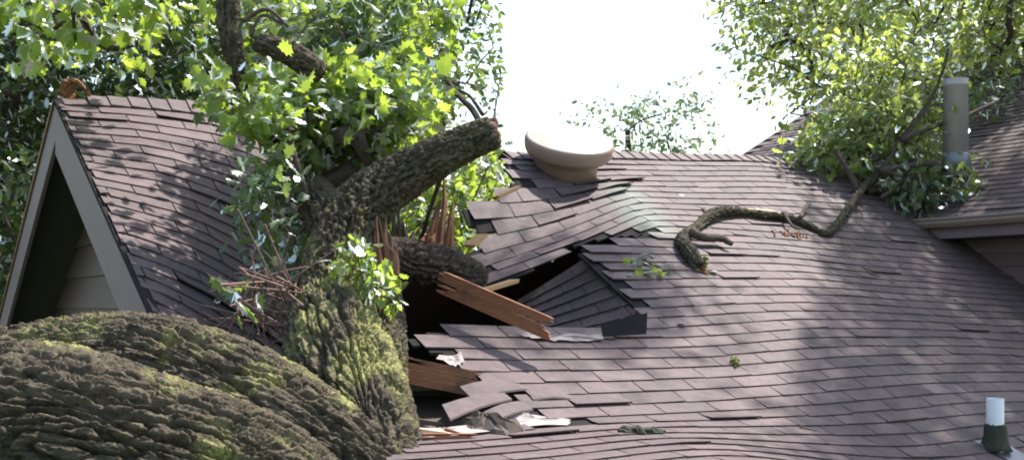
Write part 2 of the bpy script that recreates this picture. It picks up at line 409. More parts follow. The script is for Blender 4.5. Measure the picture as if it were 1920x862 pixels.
# courses of the two pieces meet along s = SQ
row0 = SQ % ROW
main_roof = deck_patch(S_low, .5, WU0 + 1.8, SQ - ROW * 6, EAVE_S, lambda u, s, p: keep_low(u, s, p) and (s > SQ - .001 or u < SPLIT_U), 130, 60, 'main_roof', M_FELT, house)
tag(main_roof, 'broad brown shingled slope with torn left edge')
flap_roof = deck_patch(S_up, 1.6, WU0 + 1.8, .0, SQ + .9, lambda u, s, p: keep_up(u, s, p), 130, 50, 'upper_roof', M_FELT, house)
tag(flap_roof, 'upper slope under the round vent, its left half folded down')
def shoot(S, keepf, u_lo, u_hi, s_lo, s_hi, holes, curls):
    out = []
    r0_ = int(math.floor((s_lo - row0) / ROW)); r1_ = int(math.ceil((s_hi - row0) / ROW))
    for r_ in range(r0_, r1_):
        s0, s1 = row0 + r_ * ROW, row0 + (r_ + 1) * ROW
        if s0 < -.01: s0 = -.01
        off = u_lo - TABW + (r_ % 2) * TABW / 2 + .025 * math.sin(r_ * 2.3)
        for k in range(int((u_hi - u_lo) / TABW) + 3):
            a, b = off + k * TABW, off + (k + 1) * TABW
            um, sm = (a + b) / 2, (s0 + s1) / 2
            p = pix(S(um, sm))
            if not keepf(um, sm, p): continue
            if any(in_poly(p, h) for h in holes): continue
            # trim at a torn edge
            while b - a > .1 and not keepf(a + .03, sm, pix(S(a + .03, sm))): a += .04
            lift = 0 if rng.random() > .05 else rng.uniform(.004, .014); cu = rng.normal(0, .004)
            for poly, l, c in curls:
                if in_poly(p, poly): lift += l; cu += c
            v, f = tab_geo(S, a, b, s0, s1 + rng.normal(0, .003), lift, cu)
            out.append((v, f, tint(), area_px(v), moss_of(v)))
    return out
HOLES_LOW = [[(955, 772), (1062, 786), (1062, 806), (948, 806)], [(770, 632), (800, 628), (850, 664), (800, 672)]]
tl = shoot(S_low, lambda u, s, p: keep_low(u, s, p) and (s > SQ or u < SPLIT_U), .5, WU0 + 1.8, SQ - ROW * 6, EAVE_S, HOLES_LOW,
           [([(1050, 470), (1180, 470), (1215, 600), (1150, 600)], .006, -.01)])
emit_tabs(tl, main_roof, 300)
tu = shoot(S_up, keep_up, 1.6, WU0 + 1.8, 0, SQ + .9, [],
           [([(1040, 340), (1170, 330), (1170, 372), (1040, 385)], .02, .02), ([(860, 380), (960, 380), (960, 450), (860, 450)], .008, -.02)])
emit_tabs(tu, flap_roof, 300)
# ridge caps
def ridge_caps(S, u0, u1, parent, back):
    u = u0; i = 0
    while u < u1:
        um = np.linspace(u, u + .15, 3); vs = []
        for s, h in ((-.12, None), (-.05, 0), (0, 0), (.055, 0), (.13, 0)):
            for e, uu in enumerate((u, u + .155)):
                hh = .024 - .012 * e
                if s < 0:
                    P = S(np.array(uu), np.array(0.0), hh) + gdir * s + V(0, 0, PITCH * s * .9)
                else: P = S(np.array(uu), np.array(s), hh)
                vs.append(P)
        v = np.array(vs); f = [(2 * k, 2 * k + 2, 2 * k + 3, 2 * k + 1) for k in range(4)]
        n = len(v); v2 = v[::2] - V(0, 0, .012); v = np.vstack([v, v2]); f += [(2 * k, n + k, n + k + 1, 2 * k + 2) for k in range(4)]
        f += [(8, n + 4, 9)]
        mesh('ridge_cap', v, f, M_SH, parent, False, {'tint': np.full(len(v), tint()), 'moss': np.zeros(len(v))})
        u += .132; i += 1
ridge_caps(S_left, .16, 1.6, gable_roof, None)
ridge_caps(S_up, 3.45, WU0 + 1.2, flap_roof, None)
# --- back slope (closes the attic), one piece each side of the gap the tree tore
def S_backf(disp):
    def S(u, s, h=0.0):
        u, s = np.broadcast_arrays(np.asarray(u, float), np.asarray(s, float))
        P = R0 + u[..., None] * cdir - s[..., None] * gdir - np.stack([0 * s, 0 * s, PITCH * s], -1); P = P.copy(); P[..., 2] += disp(u, 0 * s) - .004
        return P + V(-ROOFN[0], -ROOFN[1], ROOFN[2]) * np.asarray(h, float)[..., None]
    return S
S_bl, S_br = S_backf(disp_left), S_backf(disp_up)
deck_patch(S_bl, 0, 1.4, .012, 4.3, lambda u, s, p: True, 8, 20, 'back_roof', M_SH, house)
deck_patch(S_br, 3.5, WU0 + 1.2, .012, 4.3, lambda u, s, p: s > 1.6 or u > 3.5 + s, 40, 30, 'back_roof', M_SH, house)
deck_patch(S_bl, 1.402, 3.498, 1.6, 4.3, lambda u, s, p: True, 8, 14, 'back_roof', M_SH, house)
# --- gable end: rake boards, drip edges, soffit, wall with siding planks
def rake(sgn, name_label, wdt):
    # board in the gable plane (u = -.03 .. -.005), following the slope
    vs = []; L = np.linspace(-.0, EAVE_S, 12)
    for s in L:
        for du in (-.03, -.004):
            for dz in (-.03, -.03 - wdt):
                P = R0 + du * cdir + sgn * s * gdir + V(0, 0, -PITCH * s + dz)
                vs.append(P)
    f = []
    for i in range(len(L) - 1):
        a = i * 4; b = a + 4
        f += [(a, a + 1, b + 1, b), (a + 2, b + 2, b + 3, a + 3), (a, b, b + 2, a + 2), (a + 1, a + 3, b + 3, b + 1)]
    f += [(0, 2, 3, 1), (len(vs) - 4, len(vs) - 3, len(vs) - 1, len(vs) - 2)]
    if sgn < 0: f = [q[::-1] for q in f]
    return tag(mesh('rake_board', vs, f, M_TRIM, house), name_label)
rake(1, 'wide taupe rake board on the near slope', .34)
rake(-1, 'taupe rake board on the far slope', .25)
for sgn in (1, -1):   # drip edge
    v, f = box_between(R0 - .02 * cdir + V(0, 0, -.018 + .002 * sgn) + gdir * sgn * .01, R0 - .02 * cdir + sgn * EAVE_S * gdir + V(0, 0, -PITCH * EAVE_S - .016), .024, .05, (0, 0, 1))
    mesh('drip_edge', v, f, M_FELT if sgn > 0 else M_DRIP, house)
WALLU = .36; SAGP = PITCH + .24 * WALLU + .11 * WALLU ** 2   # the near slope has sunk over the wall
def pit(sgn, u): return (PITCH + (SAGP - PITCH) * max(0, u) / WALLU) if sgn > 0 else PITCH
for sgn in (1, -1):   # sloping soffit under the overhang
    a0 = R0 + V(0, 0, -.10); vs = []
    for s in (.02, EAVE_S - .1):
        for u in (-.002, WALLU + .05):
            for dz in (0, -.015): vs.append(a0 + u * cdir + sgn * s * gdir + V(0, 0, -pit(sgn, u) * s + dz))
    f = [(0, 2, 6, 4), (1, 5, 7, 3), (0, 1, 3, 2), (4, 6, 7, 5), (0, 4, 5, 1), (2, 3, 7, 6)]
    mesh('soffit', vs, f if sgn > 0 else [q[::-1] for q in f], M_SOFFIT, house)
gable_wall = mesh('gable_wall', [R0 + (WALLU + e) * cdir + sg * s * gdir + V(0, 0, z) for e in (.02, .1) for sg, s, z in ((1, .0, -.13), (1, 3.9, -.16 - pit(1, WALLU + e) * 3.9), (1, 3.9, GROUND - Z0 - .1), (-1, 3.9, GROUND - Z0 - .1), (-1, 3.9, -.13 - PITCH * 3.9))],
                  [(0, 1, 2, 3, 4), (9, 8, 7, 6, 5), (0, 5, 6, 1), (1, 6, 7, 2), (2, 7, 8, 3), (3, 8, 9, 4), (4, 9, 5, 0)], M_SIDING, house)
PLH = .235; z = -.42; zi = 0
while z - PLH > GROUND - Z0:
    zt, zb = z, z - PLH - .02
    smax = lambda zz, sg: max(.02, min(3.88, (-.13 - zz) / pit(sg, WALLU)))
    vs = []
    for e, zz in ((.012, zt), (-.012, zb), (.004, zb), (.018, zt)):
        for sg in (1, -1): vs.append(R0 + (WALLU + e) * cdir + sg * smax(zz, sg) * gdir + V(0, 0, zz))
    mesh('siding_plank', vs, [(0, 1, 3, 2), (2, 3, 5, 4), (4, 5, 7, 6), (6, 7, 1, 0), (0, 2, 4, 6), (1, 7, 5, 3)], M_SIDING, gable_wall)
    z -= PLH
# --- side walls and attic floor, so the inside is as dark as a house is
def slab(name, P, axes, mat, parent=house, lab=None):
    P = np.asarray(P, float); a, b, c = [np.asarray(x, float) for x in axes]
    v = [P, P + a, P + a + b, P + b, P + c, P + a + c, P + a + b + c, P + b + c]
    o = mesh(name, v, [(3, 2, 1, 0), (4, 5, 6, 7), (0, 1, 5, 4), (1, 2, 6, 5), (2, 3, 7, 6), (3, 0, 4, 7)], mat, parent)
    if lab: tag(o, lab)
    return o
WZ = GROUND - .1
e0 = R0.copy(); e0[2] = WZ
hh = (Z0 - PITCH * 3.9 - .16) - WZ
slab('front_wall', e0 + .45 * cdir + 3.84 * gdir, (8.5 * cdir, .1 * gdir, V(0, 0, hh)), M_WALL)
slab('back_wall', e0 + .45 * cdir - 3.9 * gdir, (8.5 * cdir, .1 * gdir, V(0, 0, hh)), M_WALL)
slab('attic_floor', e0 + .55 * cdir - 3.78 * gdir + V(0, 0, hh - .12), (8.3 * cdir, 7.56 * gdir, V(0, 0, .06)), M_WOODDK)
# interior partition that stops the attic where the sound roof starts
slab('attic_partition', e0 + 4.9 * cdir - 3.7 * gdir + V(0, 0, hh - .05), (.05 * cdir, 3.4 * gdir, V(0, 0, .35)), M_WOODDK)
# --- wing on the right
wing_roof_v = []
wing = deck_patch(S_wing, -3.7, 4.4, .0, WRIDGE, lambda a, q, p: True, 30, 20, 'wing_roof', M_FELT, house)
tag(wing, 'higher wing roof at the right behind the branch')
tw = []
for r_ in range(int(WRIDGE / ROW)):
    q1 = r_ * ROW - .02; q0 = q1 + ROW
    for k in range(-14, 16):
        a0 = k * TABW + (r_ % 2) * TABW / 2; a1 = a0 + TABW
        if a0 < -3.75 or a1 > 4.45: continue
        Sw = lambda u, s, h=0.0: S_wing(u, s, h)
        v, f = tab_geo(Sw, a0, a1, q0, q1, 0 if rng.random() > .05 else .008, rng.normal(0, .002), over=-.055)
        tw.append((v, [q[::-1] for q in f], tint(), area_px(v), np.zeros(len(v))))
emit_tabs(tw, wing, 260)
Wb = lambda a, q, z: R0 + (WU0 + q) * cdir + a * gdir + V(0, 0, WZ0 - Z0 + z)
# wing's other slope, so it is a roof and not a sheet
deck_patch(lambda u, s, h=0.0: (lambda u_, s_, h_: R0 + (WU0 + 2 * WRIDGE - s_)[..., None] * cdir + u_[..., None] * gdir + np.stack([0 * s_, 0 * s_, WZ0 - Z0 + PITCH * s_ + h_], -1))(*np.broadcast_arrays(np.asarray(u, float), np.asarray(s, float), np.asarray(h, float))), -3.7, 4.4, 0, WRIDGE - .02, lambda a, q, p: True, 6, 6, 'wing_roof_far_slope', M_SH, house)
# gutter: a K-shaped channel swept along the eave
prof = [(-.02, -.005), (-.125, -.005), (-.13, -.02), (-.115, -.035), (-.115, -.06), (-.085, -.095), (-.02, -.10), (-.02, -.094), (-.08, -.088), (-.108, -.058), (-.108, -.03), (-.118, -.015), (-.024, -.012)]
vs = []; A = np.linspace(-.05, 4.4, 20)
for a in A:
    for q, z in prof: vs.append(Wb(a, q, z + .004 * math.sin(a * 3)))
n = len(prof); f = [(i * n + j, (i + 1) * n + j, (i + 1) * n + (j + 1) % n, i * n + (j + 1) % n) for i in range(len(A) - 1) for j in range(n)]
f += [tuple(range(n)), tuple(range((len(A) - 1) * n, len(A) * n))[::-1]]
tag(mesh('gutter', vs, f, M_GUTTER, house), 'taupe gutter along the wing eave')
slab('fascia_board', Wb(-.05, -.016, -.20), (4.45 * gdir, .03 * cdir, V(0, 0, .19)), M_TRIM)
slab('wing_soffit', Wb(-.05, .02, -.20), (4.45 * gdir, .38 * cdir, V(0, 0, .015)), M_SIDING)
slab('frieze_board', Wb(-.3, .36, -.33), (4.6 * gdir, .03 * cdir, V(0, 0, .125)), M_TRIM)
wing_wall = slab('wing_wall', Wb(-3.6, .39, -2.9), (7.8 * gdir, .1 * cdir, V(0, 0, 2.72)), M_SIDING)
for k in range(8):
    slab('siding_plank', Wb(-1.6, .372, -.46 - k * .18), (5.8 * gdir, .014 * cdir, V(0, 0, .17)), M_SIDING, wing_wall)
slab('corner_board', Wb(1.12, .35, -1.9), (.09 * gdir, .03 * cdir, V(0, 0, 1.56)), M_TRIM)
ev = [Wb(a, q, z) for a in (4.12, 4.2) for q, z in ((.4, -.06), (.4, -4.2), (2 * WRIDGE - .4, -4.2), (2 * WRIDGE - .4, -.06), (WRIDGE, PITCH * WRIDGE - .3))]
mesh('wing_end_wall', ev, [(4, 3, 2, 1, 0), (5, 6, 7, 8, 9), (0, 1, 6, 5), (1, 2, 7, 6), (2, 3, 8, 7), (3, 4, 9, 8), (4, 0, 5, 9)], M_SIDING, house)
# --- folded piece of decking hanging in the hole
P1, P2 = S_low(*hit(1106, 472), -.012), S_low(*hit(1226, 592), -.012)
Q1, Q2 = at(1004, 545, P1[1] + .42), at(1030, 650, P2[1] + .30)
def S_fold(a, b, h=0.0):
    a, b = np.broadcast_arrays(np.asarray(a, float), np.asarray(b, float))
    # a: across from the lower left edge to the hinge, b: along the courses from bottom to top
    P = (1 - a)[..., None] * ((1 - b)[..., None] * Q2 + b[..., None] * Q1) + a[..., None] * ((1 - b)[..., None] * P2 + b[..., None] * P1)
    n_ = np.cross(P2 - Q2, Q1 - Q2); n_ /= np.linalg.norm(n_)
    if n_[1] > 0: n_ = -n_
    P = P - V(0, 0, 1) * (.012 * (a * (1 - a)))[..., None]
    return P + n_ * np.asarray(h, float)[..., None]
folded = deck_patch(S_fold, -.35, 1.0, -.1, 1.0, lambda a, b, p: True, 10, 10, 'folded_roof', M_FELT, house, -.012, -.03)
tag(folded, 'piece of shingled decking folded down into the hole')
for r_ in range(7):
    b0, b1 = r_ / 7 - .02, (r_ + 1) / 7 - .005
    for k in range(-1, 4):
        a0 = -.35 + k * .5 + (r_ % 2) * .25; a1 = min(a0 + .5, .998); a0 = max(a0, -.35)
        if a1 - a0 < .08: continue
        SS = lambda u, s, h=0.0: S_fold(u, 1 - np.asarray(s, float), h)
        v, f = tab_geo(SS, a0, a1, b0, b1, .004, 0, over=.0)
        mesh('shingle', v, f, M_SH, folded, False, {'tint': np.full(len(v), .2 + .4 * rng.random()), 'moss': np.zeros(len(v))})
# torn felt triangle below the folded piece
dq = S_low(*hit(1170, 628))[1] - .03
tp = [at(1126, 606, dq + .01), at(1214, 586, dq + .05), at(1212, 626, dq), at(1130, 631, dq - .02)]
tp += [p + V(0, .006, 0) for p in tp]
tag(mesh('felt_scrap', tp, [(0, 3, 2, 1), (4, 5, 6, 7), (0, 1, 5, 4), (1, 2, 6, 5), (2, 3, 7, 6), (3, 0, 4, 7)], M_FELT, house), 'torn black felt under the folded decking')
# shingles hanging bent over the lower hole
def loose_tab(c4, dz, mat=M_SH):
    P = []
    for (x, y), d in zip(c4, dz):
        q = S_low(*hit(x, y)); P.append(q * (1 - d / q[1]))
    P = np.array(P); t = np.linspace(0, 1, 5); top = []
    for e in (0, 1):
        A, B = (P[0], P[1]) if e == 0 else (P[3], P[2])
        for k in t: top.append(A * (1 - k) + B * k + V(0, 0, .012 * math.sin(k * math.pi)))
    top = np.array(top); v = np.vstack([top, top - V(0, .004, .009)])
    f = [(k, k + 5, k + 6, k + 1) for k in range(4)] + [(k + 11, k + 16, k + 15, k + 10) for k in range(4)] + [(k + 5, k + 15, k + 16, k + 6) for k in range(4)] + [(k, k + 1, k + 11, k + 10) for k in range(4)] + [(0, 10, 15, 5), (4, 9, 19, 14)]
    mesh('shingle', v, f, mat, main_roof, False, {'tint': np.full(len(v), .3), 'moss': np.zeros(len(v))})
loose_tab([(862, 722), (950, 706), (1000, 722), (886, 746)], (.05, .02, .02, .06))
loose_tab([(829, 757), (944, 731), (960, 744), (844, 786)], (.10, .05, .05, .12))
loose_tab([(905, 772), (973, 748), (1000, 764), (927, 790)], (.08, .05, .03, .09))
loose_tab([(985, 724), (1060, 724), (1078, 742), (1000, 744)], (.02, .01, .02, .03))
# pale exposed underlay along the torn edge and in gaps
def underlay(pts, S, h=.004, lab=None, mat=M_UNDER):
    """thin crumpled sheet laid over the deck, outline given by the photo corners on the slope"""
    cen = np.mean([hit(*p) for p in pts], 0); ring = [hit(*p) for p in pts]; out = []
    dens = []
    for i in range(len(ring)):
        a, b = np.array(ring[i]), np.array(ring[(i + 1) % len(ring)])
        for t in np.linspace(0, 1, 5, endpoint=False): dens.append(a + (b - a) * t + rng.normal(0, .006, 2))
    rr = []
    for k in (1.0, .66, .33): rr.append([cen + (d - cen) * k for d in dens])
    vs = []
    for ring_ in rr:
        for u, s in ring_: vs.append(S(u, s, h + abs(rng.normal(0, .006))))
    vs.append(S(cen[0], cen[1], h + .006)); n = len(dens); f = []
    for k in range(2):
        for i in range(n): f.append((k * n + i, k * n + (i + 1) % n, (k + 1) * n + (i + 1) % n, (k + 1) * n + i))
    for i in range(n): f.append((2 * n + i, 2 * n + (i + 1) % n, 3 * n))
    o = mesh('underlay', vs, f, mat, house)
    if lab: tag(o, lab)
underlay([(945, 778), (985, 770), (1000, 782), (1066, 790), (1066, 808), (945, 812)], S_low, .006, 'pale underlay bared by a missing shingle')
underlay([(960, 619), (1000, 617), (1060, 619), (1130, 617), (1130, 629), (1060, 632), (1000, 628)], S_low, .017, 'pale torn underlay curling along the broken edge')
underlay([(818, 674), (862, 662), (870, 680), (856, 688)], S_low, .012)
underlay([(740, 816), (930, 806), (960, 824), (760, 858)], S_low, .016, 'pale bared decking beside the trunk')
# pieces of orange plywood under the flap
mesh('plywood_scrap', *box_between(at(900, 546, 6.1), at(966, 526, 6.2), .02, .13, (0, 0, 1), .02, 3), M_PLY, house)
mesh('plywood_scrap', *box_between(at(928, 372, 7.45), at(968, 352, 7.55), .02, .10, (0, 0, 1), .02, 4), M_PLY, house)
mesh('plywood_scrap', *box_between(at(880, 462, 6.9), at(905, 440, 7.0), .02, .10, (0, 0, 1), .02, 5), M_PLY, house)
# rafters in the hole
def torn_board(p0, p1, hgt, thk, seed, tear=(.08, .05), n=8):
    """a board split along its grain: strips of unequal length that end in points"""
    g = np.random.default_rng(seed); p0, p1 = np.asarray(p0, float), np.asarray(p1, float); t = p1 - p0; L = np.linalg.norm(t); t /= L
    up = V(0, 0, 1) - t * t[2]; up /= np.linalg.norm(up); sd_ = np.cross(t, up); mb = MB(); hs = np.cumsum(np.r_[0, g.uniform(.6, 1.4, n)]); hs = hs / hs[-1] * hgt - hgt / 2
    for k in range(n):
        a0, a1 = g.exponential(tear[0] * .5), L - g.exponential(tear[1] * .5); off = sd_ * g.normal(0, .0012)
        zs = (hs[k] + .0006, hs[k + 1] - .0006); mz = g.uniform(*zs); ring = []
        for aa, pin in ((a0, .15), (a0 + .03, 1), ((a0 + a1) / 2, 1), (a1 - .03, 1), (a1, .15)):
            for zz, ss in ((zs[0], -1), (zs[1], -1), (zs[1], 1), (zs[0], 1)):
                ring.append(p0 + t * aa + up * (mz + (zz - mz) * pin) + sd_ * ss * thk / 2 * (.4 + .6 * pin) + off)
        f = [(i * 4 + j, i * 4 + (j + 1) % 4, (i + 1) * 4 + (j + 1) % 4, (i + 1) * 4 + j) for i in range(4) for j in range(4)] + [(3, 2, 1, 0), (16, 17, 18, 19)]
        mb.add(np.array(ring), f, g.random())
    return mb
def rafter(p0, p1, wdt, hgt, lab, mat=None, seed=0):
    o = torn_board(p0, p1, wdt, hgt, seed).build('rafter', mat or M_RAFTER, house); tag(o, lab); return o
rafter(at(818, 524, 5.75), at(1040, 620, 5.55), .118, .04, 'orange brown broken rafter in the upper hole', seed=1)
rafter(at(728, 686, 5.1), at(905, 722, 5.25), .125, .04, 'dark rafter in the lower hole', seed=2)
torn_board(at(700, 800, 4.55), at(862, 822, 4.62), .09 * .5, .03, 3, (.1, .12), 5).build('plank', M_PALEWOOD, house)
torn_board(at(690, 818, 4.45), at(905, 818, 4.66), .06 * .5, .025, 4, (.1, .12), 5).build('plank', M_RAFTER, house)
torn_board(at(812, 800, 4.65), at(880, 822, 4.66), .06 * .5, .02, 5, (.1, .12), 5).build('plank', M_BRITTLE, house)
torn_board(at(700, 778, 4.75), at(840, 800, 4.8), .07 * .5, .02, 6, (.1, .12), 5).build('plank', M_TWIG, house)
# round attic vent: flared mushroom cap on a collar, tilted with the broken roof
def lathe(prof, n, org, axis, sc=1.0):
    prof = [(r * sc, z * sc) for r, z in prof]
    axis = np.asarray(axis, float); axis /= np.linalg.norm(axis); X = np.cross(axis, (0, 1, .2)); X /= np.linalg.norm(X); Y = np.cross(axis, X)
    a = np.arange(n) * 2 * math.pi / n; vs = [];
    for r, z in prof: vs.append(org + np.outer(np.cos(a) * r, X) + np.outer(np.sin(a) * r, Y) + axis * z)
    f = [(i * n + j, i * n + (j + 1) % n, (i + 1) * n + (j + 1) % n, (i + 1) * n + j) for i in range(len(prof) - 1) for j in range(n)]
    f.append(tuple(range((len(prof) - 1) * n, len(prof) * n))); f.append(tuple(range(n))[::-1]); return np.concatenate(vs), f
vo = at(1062, 303, 8.85); vax = V(.13, -.52, 1)
vent = mesh('roof_vent', *lathe([(.25, -.16), (.25, .04), (.255, .05), (.255, .055)], 40, vo, vax, 1.07), M_VENT, house, True); tag(vent, 'round beige mushroom vent near the ridge')
mesh('vent_cap', *lathe([(.25, .056), (.30, .056), (.325, .066), (.338, .09), (.345, .13), (.345, .165), (.340, .182), (.328, .192), (.315, .190), (.30, .192), (.15, .205), (.02, .208)], 48, vo, vax, 1.07), M_VENT, vent, True)
# metal flue on the wing and its flashing
fb = at(1792, 292, 10.3)
flue = mesh('flue_pipe', *lathe([(.115, -.2), (.115, .66), (.122, .665), (.122, .69), (.115, .695), (.115, .735), (.105, .735), (.105, .70)], 32, fb, (0, 0, 1)), M_FLUE, house, True); tag(flue, 'rusty galvanised flue pipe on the wing roof')
mesh('flashing', *lathe([(.15, -.14), (.132, -.03), (.125, .0), (.121, .015), (.117, .02)], 32, fb, (0, 0, 1)), M_LEAD, flue, True)
# white plumbing pipe with a mossy sleeve
pu, ps = hit(1866, 842); pb = S_low(pu, ps, .0)
pipe = mesh('vent_pipe', *lathe([(.048, -.1), (.048, .30), (.043, .30), (.043, .2)], 28, pb, (0, 0, 1)), M_PVC, house, True); tag(pipe, 'white plastic vent pipe rising from the lower slope')
pv, pf = lathe([(.095, .0), (.075, .03), (.062, .08), (.058, .13), (.054, .145), (.05, .15)], 26, pb, (.0, .0, 1)); pv = pv + rng.normal(0, .004, pv.shape)
mesh('pipe_sleeve', pv, pf, M_MOSSY, pipe, True)
fl = [S_low(pu + a, ps + b, h) for a, b, h in ((-.09, -.12, .004), (.13, -.12, .004), (.17, .14, .022), (-.03, .16, .024))]; fl += [p - ROOFN * .004 for p in fl]
mesh('flashing', fl, [(0, 3, 2, 1), (4, 5, 6, 7), (0, 1, 5, 4), (1, 2, 6, 5), (2, 3, 7, 6), (3, 0, 4, 7)], M_LEAD, pipe)

# ------------------------------------------------------------------ leaves
def lobed(kind):
    """flat leaf outlines, stalk at the origin, tip at y = 1"""
    if kind == 'maple': half = [(.03, .01), (.24, .01), (.20, .16), (.46, .20), (.30, .34), (.48, .56), (.26, .57), (.24, .74), (.09, .78)]
    elif kind == 'oak': half = [(.05, .06), (.20, .22), (.13, .32), (.34, .50), (.20, .58), (.30, .78), (.10, .86)]
    else: half = [(.24, .25), (.27, .55)]
    pts = [(0, 0)] + half + [(0, 1)] + [(-x, y) for x, y in half[::-1]]
    o = np.array([(x, y, -.25 * abs(x) ** 1.3 - .18 * (y - .3) ** 2) for x, y in pts]); c = np.array([[0, .42, .03]])
    v = np.vstack([o, c]); n = len(o); f = [(i, (i + 1) % n, n) for i in range(n)]
    if kind == 'simple': v = o; f = [(0, 1, 2, 3), (0, 3, 4, 5)]
    return v, f
LEAF = {k: lobed(k) for k in ('maple', 'oak', 'simple')}
def leaf_frames(pos, tipdir, size, flat=.55, g=None):
    """rotation matrices: y along the blade, z its upper face"""
    g = g or rng; n = len(pos)
    y = tipdir / (np.linalg.norm(tipdir, axis=1, keepdims=True) + 1e-9)
    up = np.tile(V(0, 0, 1), (n, 1)) * flat + g.normal(0, .55, (n, 3)); up -= y * (up * y).sum(1, keepdims=True); up /= np.linalg.norm(up, axis=1, keepdims=True) + 1e-9
    x = np.cross(y, up) * g.uniform(.6, 1.1, (n, 1)); up = up * g.uniform(.2, 2.6, (n, 1)); return np.stack([x, y, up], -1) * size[:, None, None]
def leaf_mesh(name, kind, pos, fr, tints, mat, parent):
    tv, tf = LEAF[kind]; n = len(pos); m = len(tv)
    v = np.einsum('nij,mj->nmi', fr, tv) + pos[:, None, :]
    k = len(tf[0]); f = (np.array(tf)[None] + (np.arange(n) * m)[:, None, None]).reshape(-1, k)
    me = bpy.data.meshes.new(name); me.vertices.add(n * m); me.vertices.foreach_set('co', v.reshape(-1))
    me.loops.add(f.size); me.loops.foreach_set('vertex_index', f.reshape(-1).astype(np.int32))
    me.polygons.add(len(f)); me.polygons.foreach_set('loop_start', (np.arange(len(f)) * k).astype(np.int32))
    me.update(calc_edges=True)
    a = me.attributes.new('tint', 'FLOAT', 'POINT'); a.data.foreach_set('value', np.repeat(tints, m).astype(np.float32))
    me.materials.append(mat); o = bpy.data.objects.new(name, me); C.objects.link(o); rebase(o, parent); return o
_leafcache = {}
def leaf_object(kind, pos, fr, tintv, mat, parent):
    """one leaf as a part of its own; leaves of like tint share mesh data"""
    key = (kind, mat.name, int(tintv * 7.99))
    if key not in _leafcache:
        tv, tf = LEAF[kind]; me = bpy.data.meshes.new('leaf'); me.from_pydata(tv.tolist(), [], tf)
        a = me.attributes.new('tint', 'FLOAT', 'POINT'); a.data.foreach_set('value', np.full(len(tv), (key[2] + .5) / 8, np.float32))
        me.materials.append(mat); _leafcache[key] = me
    o = bpy.data.objects.new('leaf', _leafcache[key]); C.objects.link(o); rebase(o, parent)
    off = o.location.copy(); s = np.linalg.norm(fr, axis=0); Rm = Matrix((fr / s).tolist()).to_4x4()
    q = Rm.to_quaternion(); o.rotation_mode = 'QUATERNION'; o.rotation_quaternion = q; o.scale = tuple(s)
    o.location = Vector(pos) + off; return o
def spray(cen, outd, n, L, spread, size, g):
    """n leaves around a twig of length L that leaves cen along outd"""
    t = g.uniform(0, 1, n); pos = cen + outd * (t * L)[:, None] + g.normal(0, spread, (n, 3)) * V(1, 1, .75)
    tip = outd * .6 + g.normal(0, .55, (n, 3)) + V(0, 0, -.45)
    return pos, tip, size * g.uniform(.6, 1.25, n)
def grow(rootpts, rootrad, centers, g, sag=.06, rmin=.006):
    """connect every leaf cluster to the nearest wood already grown; pipe-model radii"""
    nodes = [p for p in rootpts]; par = [-1] + list(range(len(rootpts) - 1)); load = [0.0] * len(nodes); nroot = len(nodes)
    arr = np.array(nodes); order = np.argsort(((centers - arr[0]) ** 2).sum(1)); ends = {}
    for ci in order:
        c = centers[ci]; A = np.array(nodes); d = np.linalg.norm(A - c, axis=1) + .35 * np.maximum(0, A[:, 2] - c[2]); j = int(d.argmin())
        p = j; L = np.linalg.norm(c - A[j]); k = max(1, min(5, int(L / .35)))
        off = g.normal(0, .10 * L, 3)
        for q in range(1, k + 1):
            t = q / k; P = A[j] * (1 - t) + c * t + off * math.sin(t * math.pi) + V(0, 0, sag * L * math.sin(t * math.pi))
            nodes.append(P); par.append(p); load.append(0.0); p = len(nodes) - 1
        ends[ci] = p
        q = p
        while q >= 0: load[q] += 1; q = par[q]
    return np.array(nodes), np.array(par), np.array(load), nroot, ends
def wood_mesh(name, rootpts, rootrad, nodes, par, load, nroot, mat, parent, rmin=.006, sides=5, rscale=None):
    mb = MB(); v, f = tube(spline(rootpts, 4), np.interp(np.linspace(0, 1, (len(rootpts) - 1) * 4 + 1), np.linspace(0, 1, len(rootrad)), rootrad), 12, wob=.06); mb.add(v, f, 0)
    mx = max(1, load[:nroot].max()); rr = rmin * np.maximum(load, 1) ** .46
    kids = {}
    for i in range(nroot, len(nodes)): kids.setdefault(par[i], []).append(i)
    done = set()
    for i in range(nroot, len(nodes)):
        if i in done: continue
        if par[i] >= nroot and max(kids[par[i]], key=lambda k: load[k]) == i: continue
        ch = [par[i], i]; q = i
        while q in kids:
            q = max(kids[q], key=lambda k: load[k]); ch.append(q)
        for k in ch[1:]: done.add(k)
        r = np.array([rr[k] for k in ch]); r[0] = r[1]
        v, f = tube(nodes[ch], np.minimum(r, .10), sides, cap=False, wob=.1, seed=i); mb.add(v, f, 0)
    return mb.build(name, mat, parent, True, 'moss')
def tint_for(P, g, lo=.1, hi=.85):
    n = np.array([mnoise.noise(Vector(p * 1.6)) for p in P]); return np.clip(.5 * (lo + hi) + .55 * n * (hi - lo) + g.normal(0, .16, len(P)), 0, 1)
